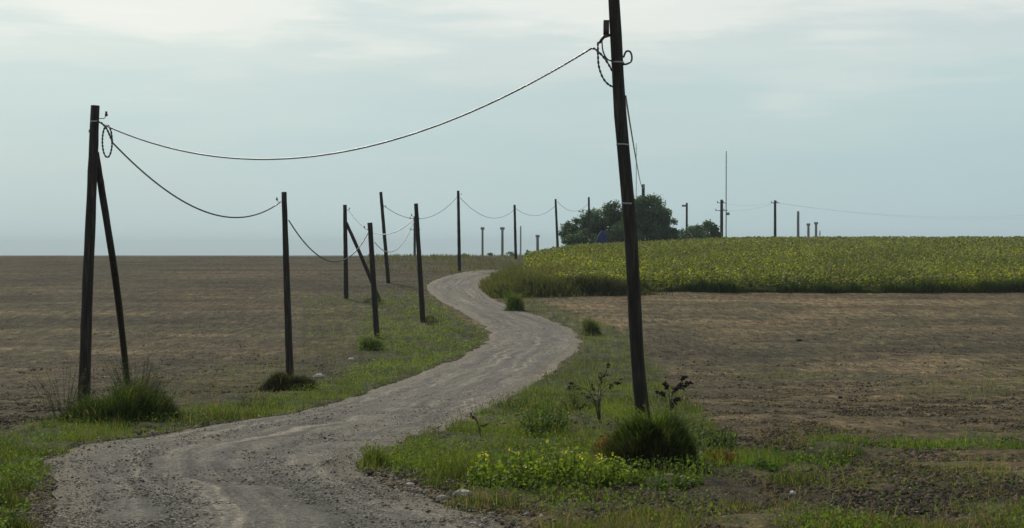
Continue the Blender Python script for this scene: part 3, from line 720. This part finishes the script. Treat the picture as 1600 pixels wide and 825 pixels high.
# tall rank weeds at the left corner of the crop
def tallgrass(cx, cy, rx, ry, n, h, cols, w=.012, bend=.45, label=None, flat=True):
    x = cx + RNG.normal(size=n) * rx * .5; y = cy + RNG.normal(size=n) * ry * .5
    r = ((x - cx) / rx)**2 + ((y - cy) / ry)**2
    hh = h * np.clip(1.15 - r * .6, .3, 1.1) * RNG.uniform(.5, 1.1, n)
    return x, y, hh, colmix(cols[0], cols[1], RNG.uniform(size=n)) * RNG.uniform(.7, 1.3, (n, 1))
mb = MB()
for (cx, cy, rx, ry, n, h, c) in ((1.6, 99.6, 3.2, 2.2, 5200, 1.35, ((.055, .065, .028), (.12, .115, .055))), (-.4, 98.2, 1.6, 1.6, 2300, 1.0, ((.07, .08, .030), (.13, .12, .06))),
                                  (5.0, 100.0, 3.4, 1.3, 5200, 1.3, ((.026, .032, .016), (.085, .078, .042))), (.6, 104, 3.0, 3.0, 3500, 1.5, ((.075, .08, .034), (.15, .135, .065))), (3.0, 109, 3.0, 4.0, 2200, 1.6, ((.09, .085, .04), (.17, .14, .075))), (.6, 122, 2.2, 12, 2600, .95, ((.06, .07, .03), (.13, .12, .055)))):
    x, y, hh, col = tallgrass(cx, cy, rx, ry, n, h, c)
    k_ = ~on_road(x, y); x, y, hh, col = x[k_], y[k_], hh[k_], col[k_]
    blades(mb, np.stack([x, y, gz(x, y) - .03], 1), hh, np.full(len(x), .05), .5, col)
    m_ = RNG.uniform(size=len(x)) < .5
    leaves(mb, np.stack([x[m_], y[m_], gz(x[m_], y[m_]) + hh[m_] * RNG.uniform(.2, .9, m_.sum())], 1), np.full(m_.sum(), .13), col[m_], .3, .5)
tag(mb.build('tall_weeds', M_GRASS), 'tall rank olive weeds on the bend where the track meets the sunflowers', 'weeds', **stuff)
# weedy fringe under the front of the crop
n = 26000; x = RNG.uniform(5, 46, n); y = edge_y(x) - RNG.uniform(-.2, .6, n)
mb = MB(); blades(mb, np.stack([x, y, gz(x, y)], 1), RNG.uniform(.15, 1.0, n) * np.clip(2.2 * fbm(x * .7, y * 0, 230, 3) - .45, .12, 1.2), np.full(n, .05), .4, colmix((.030, .052, .018), (.085, .105, .030), RNG.uniform(size=n)))
tag(mb.build('weeds', M_GRASS), 'dark green weeds along the foot of the sunflower field', 'weeds', **stuff)
# rough grass on the crest left of the road, along the skyline
n = 9000; y = RNG.uniform(128, 215, n); x = RNG.uniform(-16, 16, n) * y / 170
k_ = ~in_crop(x, y) & ~on_road(x, y) & (RNG.uniform(size=n) < np.clip(fbm(x / 3, y / 6, 240, 2) * 2 - .6, 0, 1)); x, y = x[k_], y[k_]; n = len(x)
mb = MB(); blades(mb, np.stack([x, y, gz(x, y)], 1), RNG.uniform(.12, .5, n), np.full(n, .07), .4, colmix((.07, .075, .035), (.13, .115, .06), RNG.uniform(size=n)))
tag(mb.build('rough_grass', M_GRASS), 'rough dry grass tufts along the crest beside the far poles', 'grass', **stuff)

# ------------------------------------------------------------------ trees and shrubs
def tree(name, px, D, wpx, toprow, label, cat='tree', group=None, nleaf=9000, leaf=.30, trunk_h=.25, seed=1, ncl=26, squash=.85, base_col=(.050, .092, .036)):
    rnd = np.random.default_rng(seed)
    x0 = (px - 800) / F * D; zb = g1(x0, D); top = CZ - (toprow - HOR) / F * D; Hh = top - zb; Rw = wpx / F * D / 2
    root = empty(name, (x0, D, zb), label, cat, group)
    cz0 = zb + Hh * trunk_h * .4; ch = (top - cz0) / 2; cc = np.array([x0, D, cz0 + ch])
    # clump centres spread over the crown volume
    cen = []
    while len(cen) < ncl:
        v = rnd.uniform(-1, 1, 3)
        if np.linalg.norm(v) < 1 and np.linalg.norm(v) > .35: cen.append(v)
    cen = np.array(cen); cen[:, 2] = cen[:, 2] * .95
    ccs = cc + cen * np.array([Rw * .84, Rw * .7, ch * squash])
    mbk = MB(); trunk_top = Vector((x0, D, zb + Hh * .4))
    tube(mbk, [Vector((x0, D, zb - .2)), Vector((x0 + .1, D, zb + Hh * .2)), trunk_top], [Rw * .055 + .06, Rw * .045 + .04, Rw * .03 + .03], 8, rough=.2)
    for c in ccs[::2]:
        p = Vector(c); q = trunk_top.lerp(p, .5) + Vector((0, 0, .2)); tube(mbk, [trunk_top - Vector((0, 0, Hh * .12)), q, p], [Rw * .022 + .03, Rw * .013 + .02, .015], 5)
    mbk.build('trunk', M_BARK, root, (x0, D, zb), True, False)
    P_ = []; Cc = []
    per = nleaf // ncl
    for c in ccs:
        r = rnd.uniform(.18, .38) * Rw; s = rnd.uniform(.55, 1.5)
        d = rnd.normal(size=(per, 3)); d /= np.linalg.norm(d, axis=1)[:, None]; rr = rnd.uniform(.15, 1.45, (per, 1))**.7
        P_.append(c + d * rr * r * np.array([1.05, 1.05, .8])); Cc.append(np.array(base_col) * s * rnd.uniform(.6, 1.5, (per, 1)))
    P_ = np.concatenate(P_); Cc = np.concatenate(Cc); ok = P_[:, 2] > zb + .1
    mbl = MB(); leaves(mbl, P_[ok], rnd.uniform(.6, 1.4, ok.sum()) * leaf, Cc[ok], .1, .6)
    mbl.build('crown', M_LEAF, root, (x0, D, zb), False, True)
    return root
GT = 'trees behind the sunflower field'
tree('tree', 896, 236, 44, 338, 'small loose tree at the left end of the clump, right beside a pole', group=GT, nleaf=4500, ncl=22, seed=3, leaf=.30, trunk_h=.1)
tree('tree', 927, 240, 58, 325, 'middle sized dark tree between the small left tree and the nearest pole', group=GT, nleaf=8000, ncl=32, seed=4, leaf=.32, trunk_h=.1)
tree('tree', 965, 242, 68, 312, 'rounded dark tree partly behind the nearest pole on its left side', group=GT, nleaf=10500, ncl=38, seed=5, leaf=.32, trunk_h=.1)
tree('tree', 1010, 238, 78, 299, 'tallest broad tree of the clump, just right of the nearest pole', group=GT, nleaf=15500, ncl=52, seed=6, leaf=.33, trunk_h=.1)
tree('tree', 1040, 243, 38, 322, 'narrow open tree at the right end of the clump', group=GT, nleaf=3600, ncl=20, seed=8, leaf=.30, trunk_h=.1)
tree('shrub', 1036, 236, 50, 350, 'low dense shrub under the right side of the tree clump', 'shrub', 'low shrubs beside the trees', 4000, .32, .0, 9, 16)
tree('shrub', 915, 233, 60, 357, 'wide low dark shrub under the left side of the tree clump', 'shrub', 'low shrubs beside the trees', 4500, .32, .0, 31, 18)
tree('shrub', 968, 234, 70, 352, 'wide low dark shrub right of the blue shape under the trees', 'shrub', 'low shrubs beside the trees', 5000, .32, .0, 32, 18)
tree('shrub', 1078, 250, 62, 351, 'low long shrub just right of the tree clump at the foot of the lamp post', 'shrub', 'low shrubs beside the trees', 3200, .32, .0, 10, 14)
tree('shrub', 1106, 252, 46, 345, 'taller rounded shrub left of the pole with two cross arms', 'shrub', 'low shrubs beside the trees', 3200, .34, .0, 12, 14)
for i, (px_, D_, w_, t_, lb) in enumerate([(766, 290, 9, 387, 'tiny far bush on the skyline between the capped poles'), (797, 300, 14, 391, 'tiny far bush on the skyline right of the capped poles'),
        (823, 290, 12, 389, 'tiny far bush on the skyline left of the stubby pole'), (850, 280, 16, 387, 'tiny far bush on the skyline right of the stubby pole'), (727, 300, 12, 393, 'tiny far bush on the skyline beside the straight pole on the crest')]):
    tree('bush', px_, D_, w_, t_, lb, 'bush', 'tiny bushes on the skyline', 260, .30, .0, 20 + i, 6)
# blue sheet-covered shape under the trees
c = at(941, 369, 231); zb = g1(c.x, 231)
mb = MB(); ww, dd2 = 1.0, .9
top = CZ - (360 - HOR) / F * 231
V_ = []
for (zz_, s) in ((zb, 1.1), (zb + (top - zb) * .55, 1.0), (zb + (top - zb) * .8, .6), (top, .12)):
    for k in range(14):
        a = 2 * math.pi * k / 14; rr = 1 / max(abs(math.cos(a)), abs(math.sin(a)))**.75 * s * random.uniform(.95, 1.05)
        V_.append((c.x + math.cos(a) * ww * rr, 231 + math.sin(a) * dd2 * rr, zz_ + random.uniform(-.04, .04)))
q = [(i * 14 + k, i * 14 + (k + 1) % 14, (i + 1) * 14 + (k + 1) % 14, (i + 1) * 14 + k) for i in range(3) for k in range(14)]
mb.add(V_, [q, [tuple(42 + k for k in range(14))]])
tag(mb.build('covered_shelter', M_BLUE, None, (c.x, 231, zb), False, False), 'blue sheet covered shape half hidden under the trees', 'shelter')

# ------------------------------------------------------------------ mounds, tussocks, weeds near the track
def mound(name, px, row, wpx, hpx, depth, label, cat, soil=(.045, .034, .026), blades_n=0, bh=.3, bcol=((.05, .08, .02), (.11, .14, .035)), topw=.0, clods=300, group=None, lean=.5, seed=1, spread=1.0, leafn=0, droop=0.7):
    c = hit(px, row); D = c.y; Rw = wpx / F * D / 2; Hh = hpx / F * D; cy = D + depth * .5
    c = Vector((c.x, cy, g1(c.x, cy)))
    root = empty(name, c, label, cat, group)
    def hgt(x, y):
        u_, v_ = (x - c.x) / Rw, (y - cy) / (depth * .5); a_ = np.arctan2(v_, u_)
        rad = .58 + .75 * fbm(np.cos(a_) * 1.6 + seed * 7, np.sin(a_) * 1.6, 300 + seed, 2); rr_ = np.sqrt(u_**2 + v_**2) / rad
        return Hh * np.clip(1 - rr_**2.4, 0, 1)**.8 * (.62 + .62 * fbm(x * 2.6 / max(Rw, .4) + seed, y * 2.6 / max(Rw, .4), 320 + seed, 3)) + (rr_ < 1) * .02 * fbm(x * 14, y * 14, 9, 2)
    n1_, n2_ = 64, 24; tj = np.linspace(1.25, 0, n2_); ai = np.linspace(0, 2 * np.pi, n1_, endpoint=False)
    x = c.x + Rw * tj[:, None] * np.cos(ai)[None]; y = cy + depth * .5 * tj[:, None] * np.sin(ai)[None]
    z = gz(x, y) + hgt(x, y) - .05 - .10 * (tj[:, None] > 1.1)
    q = [(j * n1_ + i, j * n1_ + (i + 1) % n1_, (j + 1) * n1_ + (i + 1) % n1_, (j + 1) * n1_ + i) for j in range(n2_ - 1) for i in range(n1_)]
    mb = MB(); mb.add(np.stack([x, y, z], -1).reshape(-1, 3), [q], soil)
    n = clods; a = RNG.uniform(0, 6.28, n); rr = np.sqrt(RNG.uniform(0, 1.2, n))
    x = c.x + np.cos(a) * Rw * rr; y = cy + np.sin(a) * depth * .5 * rr
    lumps(mb, np.stack([x, y, gz(x, y) + hgt(x, y) - .045], 1), RNG.gamma(2, .007, n) + .006, colvar(soil, n, .6), .7)
    mb.build('earth', M_CLOD, root, c, True, True)
    if cat == 'mound' and hpx > 20:      # dead roots and dry dark grass hanging over the earth
        n = 9000; a = RNG.uniform(0, 6.28, n); rr = np.sqrt(RNG.uniform(0, 1.1, n))
        x = c.x + np.cos(a) * Rw * rr; y = cy + np.sin(a) * depth * .5 * rr
        mb = MB(); blades(mb, np.stack([x, y, gz(x, y) + hgt(x, y) - .06], 1), RNG.uniform(.04, .17, n) * (.4 + 1.2 * vnoise(x * 5, y * 5, 44)), np.full(n, max(.006, .5 * D / F)), 1.1, colmix(soil, (.050, .060, .022), RNG.uniform(size=n)**2), lean=a + RNG.normal(size=n) * .5)
        mb.build('dead_grass', M_GRASS, root, c, False, True)
    if blades_n:
        n = blades_n; a = RNG.uniform(0, 6.28, n) if topw == 0 else RNG.uniform(-1.25, 4.4, n); rr = (np.sqrt(RNG.uniform(0, 1, n)) if cat != 'bush' else np.abs(RNG.normal(size=n)) * .55) * spread * np.where(RNG.uniform(size=n) < .22, RNG.uniform(1, 1.55, n), 1) * (.65 + .7 * vnoise(np.cos(a) * 3 + seed, np.sin(a) * 3, seed))
        x = c.x + np.cos(a) * Rw * rr * .95; y = cy + np.sin(a) * depth * .5 * rr
        zt = gz(x, y) + hgt(x, y) - .07
        hh = bh * RNG.uniform(.2, 1.25, n)**1.3 * (.25 + 1.5 * vnoise(x * 3.5, y * 3.5, seed + 5)) * np.clip(1.25 - rr**2 * .8, .3, 1.3); col = colmix(bcol[0], bcol[1], RNG.uniform(size=n)) * RNG.uniform(.7, 1.3, (n, 1)); dr_ = RNG.uniform(size=n) < .16; col[dr_] = colvar((.15, .125, .07), dr_.sum(), .4)
        mb = MB(); blades(mb, np.stack([x, y, zt], 1), hh, np.full(n, max(.009, .8 * D / F)), droop, col, lean=a + RNG.normal(size=n) * .8)
        if leafn:
            ii_ = RNG.integers(0, n, leafn); leaves(mb, np.stack([x[ii_], y[ii_], zt[ii_] + hh[ii_] * RNG.uniform(0, .9, leafn)], 1), np.full(leafn, max(.035, 2.2 * D / F)), col[ii_], .4, .6)
        mb.build('grass_tuft', M_GRASS, root, c, False, True)
    return root
GM = 'overgrown earth heaps at the feet of the poles'
mound('grassy_mound', 1030, 742, 165, 74, 1.6, 'dark rounded earth hummock topped with green grass in front of the nearest pole', 'mound', (.020, .019, .012), 6500, .19, ((.026, .048, .012), (.10, .14, .030)), clods=1500, group=GM, seed=2, spread=1.0, droop=1.1, topw=1, leafn=1800)
mound('grassy_mound', 160, 666, 190, 32, 2.4, 'big dark green tussock around the foot of the leftmost pole', 'mound', (.014, .016, .010), 8500, .33, ((.010, .022, .007), (.055, .085, .018)), clods=200, group=GM, seed=3, leafn=5000, droop=.8, spread=1.15)
mound('earth_mound', 443, 612, 92, 24, 1.6, 'bare dark brown earth mound around the foot of a pole', 'mound', (.020, .016, .013), 700, .14, ((.05, .04, .025), (.10, .075, .045)), clods=900, group=GM, seed=4)
mound('grassy_mound', 577, 549, 44, 12, 1.6, 'small dark green tuft at the foot of the shorter leaning pole', 'mound', (.025, .028, .014), 1500, .28, ((.025, .05, .014), (.06, .10, .024)), clods=60, group=GM, seed=5)
mound('earth_mound', 580, 474, 40, 6, 2.0, 'low dark earth heap at the foot of the long brace', 'mound', (.026, .024, .018), 500, .15, ((.03, .045, .016), (.06, .08, .025)), clods=80, group=GM, seed=6)
mound('earth_mound', 672, 505, 30, 6, 2.0, 'low dark earth heap right of the pole by the bend', 'mound', (.030, .024, .018), 500, .18, ((.04, .06, .018), (.07, .09, .03)), clods=80, group=GM, seed=7)
GBU = 'small bushes along the track'
mound('bush', 926, 525, 36, 10, 1.5, 'small dark green bush right of the outer bend of the track', 'bush', (.03, .03, .018), 900, .50, ((.035, .06, .018), (.09, .11, .035)), clods=20, group=GBU, seed=8, leafn=700)
mound('bush', 804, 487, 34, 9, 1.5, 'small green bush where the track meets the tall weeds', 'bush', (.03, .03, .018), 900, .62, ((.05, .085, .022), (.11, .14, .038)), clods=20, group=GBU, seed=9, leafn=700)
mound('bush', 578, 737, 52, 8, .9, 'low grass tuft on the tip of the right verge jutting into the gravel', 'bush', (.05, .045, .03), 1300, .13, ((.045, .075, .018), (.11, .14, .035)), clods=60, group=GBU, seed=10)

def leafy_weed(px, row, wpx, hpx, depth, n, label, cols, flowers=0, name='weed_bush', lsize=.05, group='leafy weed clumps on the right verge'):
    c = hit(px, row); D = c.y; Rw = wpx / F * D / 2; Hh = hpx / F * D; root = empty(name, c, label, 'weed', group)
    ns = max(12, n // 40); a = RNG.uniform(0, 6.28, ns); r = np.sqrt(RNG.uniform(0, 1, ns))
    bx_ = c.x + np.cos(a) * Rw * r * .8; by_ = D + np.sin(a) * depth * r * .45; mb = MB(); mst = MB(); fl = MB()
    for k in range(ns):
        h = Hh * random.uniform(.5, 1.1) * (1.1 - r[k] * .5); base = Vector((bx_[k], by_[k], g1(bx_[k], by_[k]) - .02))
        tip = base + Vector((math.cos(a[k]) * h * .35 * r[k] + random.gauss(0, .03), math.sin(a[k]) * h * .3, h))
        tube(mst, [base, base.lerp(tip, .5) + Vector((0, 0, h * .05)), tip], [.005, .004, .002], 4, col=cols[0])
        m = n // ns; t = RNG.uniform(.15, 1, m); P_ = np.array(base)[None] * (1 - t[:, None]) + np.array(tip)[None] * t[:, None] + RNG.normal(size=(m, 3)) * .03
        leaves(mb, P_, lsize * RNG.uniform(.6, 1.4, m), colmix(cols[0], cols[1], np.clip(t * .7 + RNG.uniform(-.2, .4, m), 0, 1)) * RNG.uniform(.8, 1.2, (m, 1)), .5, .6)
        if flowers and random.random() < flowers * .45:
            q = np.array(tip)[None] + RNG.normal(size=(5, 3)) * .02 + [0, 0, .02]; leaves(fl, q, np.full(5, .03), colvar((.62, .50, .05), 5, .2), .9, .8)
    mst.build('stem', M_GRASS, root, c, False, True); mb.build('foliage', M_GRASS, root, c, False, True)
    if fl.n: fl.build('flower', M_GRASS, root, c, False, True)
YG = ((.055, .10, .020), (.19, .23, .035)); DG = ((.03, .06, .016), (.085, .13, .028))
leafy_weed(865, 762, 190, 78, 1.5, 2600, 'bright yellow green leafy weed clump with small yellow flowers in front of the hummock', YG, .5)
leafy_weed(960, 760, 90, 50, 1.0, 1100, 'yellow green flowering weed touching the left side of the dark hummock', YG, .7)
leafy_weed(770, 757, 70, 45, .9, 700, 'small bright green leafy weed at the left end of the flowering clump', YG, .3)
leafy_weed(850, 680, 80, 62, 1.5, 1500, 'taller mid green leafy weed clump left of the nearest pole', ((.045, .075, .022), (.10, .14, .035)), 0)
leafy_weed(1000, 690, 70, 45, 1.2, 900, 'low green weed right at the foot of the nearest pole', ((.045, .075, .022), (.12, .15, .035)), 0)
leafy_weed(1195, 735, 60, 18, 1.0, 400, 'low green weed right of the dark hummock', DG, 0)
leafy_weed(905, 640, 60, 45, 1.5, 700, 'dull olive weed beside the dead branchy weed', ((.05, .06, .028), (.11, .11, .05)), 0)
RU = ((.08, .035, .018), (.16, .075, .03))
leafy_weed(950, 716, 75, 34, .9, 700, 'rust brown dry weed at the left side of the dark hummock', RU, 0)
leafy_weed(1128, 722, 45, 22, .7, 350, 'rust brown dry weed at the right side of the dark hummock', RU, 0)
leafy_weed(1110, 700, 80, 40, 1.2, 900, 'mid green leafy weed behind the right side of the dark hummock', DG, 0)
leafy_weed(1060, 765, 110, 26, .8, 700, 'low dark green weed at the front foot of the dark hummock', DG, .1)
# wispy shrub around the brace of the leftmost pole
def wispy(px, row, wpx, hpx, n, label, cols, group, D=None, twist=.25):
    c = hit(px, row); D = c.y; Rw = wpx / F * D / 2; Hh = hpx / F * D
    root = empty('wispy_weed', c, label, 'weed', group); ms = MB(); ml = MB()
    for k in range(n):
        a = random.uniform(0, 6.28); r = random.random()**.5; b = Vector((c.x + math.cos(a) * Rw * r * .3, c.y + math.sin(a) * .4 * r, 0)); b.z = g1(b.x, b.y) - .02
        h = Hh * random.uniform(.4, 1.1); tip = b + Vector((math.cos(a) * Rw * .8 * r + random.gauss(0, .16), math.sin(a) * .4, h)); m_ = b.lerp(tip, .5) + Vector((0, 0, h * .08))
        tube(ms, [b, m_, tip], [.0035, .003, .0015], 3, col=cols[0])
        q = 14; t = RNG.uniform(.25, 1, q); P_ = np.array(b)[None] * (1 - t[:, None]) + np.array(tip)[None] * t[:, None] + RNG.normal(size=(q, 3)) * .03
        leaves(ml, P_, np.full(q, .045), colmix(cols[0], cols[1], RNG.uniform(size=q)), .0, .22)
    ms.build('stem', M_GRASS, root, c, False, True); ml.build('foliage', M_GRASS, root, c, False, True)
wispy(212, 652, 90, 92, 170, 'thin upright grey green weed growing round the brace foot of the leftmost pole', ((.04, .05, .025), (.09, .10, .05)), 'wispy weeds by the leftmost pole')
wispy(100, 652, 110, 85, 50, 'sparse wispy weed left of the leftmost pole', ((.045, .055, .025), (.10, .10, .05)), 'wispy weeds by the leftmost pole')

# dead, dark seed-headed weeds
def branchy(px, row, tips, label, leafn=14, pod=.030, col=(.030, .024, .020), name='dead_weed', r0=.008, group='dead dark weeds on the right verge'):
    c = hit(px, row); D = c.y; root = empty(name, c, label, 'weed', group); ms = MB(); mps = []
    for (mx_, my_, tx, ty) in tips:
        m_ = at(mx_, my_, D + random.uniform(-.15, .15)); t_ = at(tx, ty, D + random.uniform(-.35, .35))
        pts = bend_line(c - Vector((0, 0, .05)), t_, [m_], 10); tube(ms, pts, list(np.linspace(r0, .004, len(pts))), 5, rough=.3)
        d = (t_ - m_); L = d.length; d.normalize()
        mp = MB(); mps.append((mp, t_))
        P_ = np.array(t_)[None] - np.array(d)[None] * RNG.uniform(-.02, L * .6, leafn)[:, None] + RNG.normal(size=(leafn, 3)) * .015
        lumps(mp, P_, pod * RNG.uniform(.4, .9, leafn), colvar(col, leafn, .4), .8); dd_ = np.repeat(np.array([tuple(d)]), leafn, 0); dd_[:, 2] -= .4
        leaves(mp, P_, pod * RNG.uniform(1.0, 2.4, leafn), colvar(col, leafn, .4), .0, .4, dd_)
    ms.build('stem', M_BARK, root, c, False, False); [mp.build('seed_head', M_CLOD, root, t_, False, True) for mp, t_ in mps]
branchy(938, 662, [(935, 630, 908, 613), (930, 625, 905, 638), (925, 618, 885, 594), (922, 612, 890, 606), (938, 620, 940, 580), (935, 610, 952, 570), (938, 620, 972, 592), (936, 628, 925, 602), (940, 610, 968, 596)],
        'dead branching weed with dark seed heads left of the nearest pole', 9)
branchy(1048, 668, [(1052, 630, 1050, 634), (1050, 620, 1070, 588), (1046, 618, 1040, 598), (1050, 615, 1058, 605), (1046, 620, 1028, 612), (1052, 610, 1076, 598), (1050, 628, 1060, 622)],
        'dead weed with dark leaf clusters right of the nearest pole', 12, .045)
branchy(752, 688, [(748, 665, 735, 646), (747, 662, 742, 648), (750, 668, 758, 664)], 'single dry twig weed standing near the right edge of the gravel', 6, .03, (.07, .055, .04))
branchy(686, 690, [(686, 680, 684, 668), (689, 684, 700, 679), (682, 684, 676, 682)], 'tiny dry twig on the edge of the verge beside the gravel', 5, .022, (.08, .06, .04), r0=.006)

# stones
def stone(px, row, w, h, label, colr=(.36, .34, .30)):
    c = hit(px, row); D = c.y; r = w / F * D / 2; mb = MB(); V_ = []; n = 9
    hh = h / F * D
    for j, (s, zz_) in enumerate(((.85, -.3), (1.0, .15), (.8, .75), (.45, 1.0))):
        for k in range(n):
            a = 2 * math.pi * k / n; rr = r * s * random.uniform(.8, 1.15)
            V_.append((c.x + math.cos(a) * rr, c.y + r + math.sin(a) * rr * .7, c.z + zz_ * hh * random.uniform(.85, 1.1)))
    q = [(i * n + k, i * n + (k + 1) % n, (i + 1) * n + (k + 1) % n, (i + 1) * n + k) for i in range(3) for k in range(n)]
    mb.add(V_, [q, [tuple(27 + k for k in range(n))]], colr)
    tag(mb.build('stone', M_STONE, None, c, False, True), label, 'stone', 'loose stones beside the track')
for a in ((722, 778, 34, 9, 'largest pale flat stone at the bottom edge of the right verge'), (690, 783, 22, 6, 'pale stone just left of the largest flat stone'), (640, 762, 18, 5, 'small stone on the gravel below the verge tip'),
          (1048, 748, 20, 6, 'pale flat stone in the dark earth below the hummock'), (1096, 712, 9, 5, 'small white stone at the right side of the hummock', (.5, .5, .46)), (1240, 775, 12, 6, 'small white stone in the dark earth right of the hummock', (.5, .5, .46)),
          (497, 590, 18, 5, 'pale stone right of the bare earth mound', (.42, .40, .36)), (548, 564, 14, 4, 'small pale stone between the mound and the short pole'), (1250, 534, 12, 4, 'lone dark clod on the right field', (.03, .027, .022)),
          (340, 820, 22, 7, 'dark stone lying on the gravel at the bottom of the picture', (.07, .065, .06)), (126, 655, 9, 5, 'small pale stone in front of the leftmost pole'), (1580, 690, 26, 6, 'dark flat stone at the right edge of the picture on the green strip', (.04, .038, .034))):
    stone(*a)

# ------------------------------------------------------------------ haze
me = bpy.data.meshes.new('haze'); hx, y0_, y1_, z0_, z1_ = 5600, -80, 3450, -9.5, 24
me.from_pydata([(-hx, y0_, z0_), (hx, y0_, z0_), (hx, y1_, z0_), (-hx, y1_, z0_), (-hx, y0_, z1_), (hx, y0_, z1_), (hx, y1_, z1_), (-hx, y1_, z1_)], [],
               [(0, 3, 2, 1), (4, 5, 6, 7), (0, 1, 5, 4), (1, 2, 6, 5), (2, 3, 7, 6), (3, 0, 4, 7)])
hm = bpy.data.materials.new('haze'); hm.use_nodes = True; t = hm.node_tree; t.nodes.remove(t.nodes['Principled BSDF'])
pv = t.nodes.new('ShaderNodeVolumePrincipled'); pv.inputs['Color'].default_value = (.80, .90, .95, 1); pv.inputs['Density'].default_value = .00022
t.links.new(pv.outputs[0], t.nodes['Material Output'].inputs['Volume']); me.materials.append(hm)
ho = bpy.data.objects.new('haze', me); C.objects.link(ho); tag(ho, 'pale blue haze fading the far poles and trees', 'haze', kind='stuff')
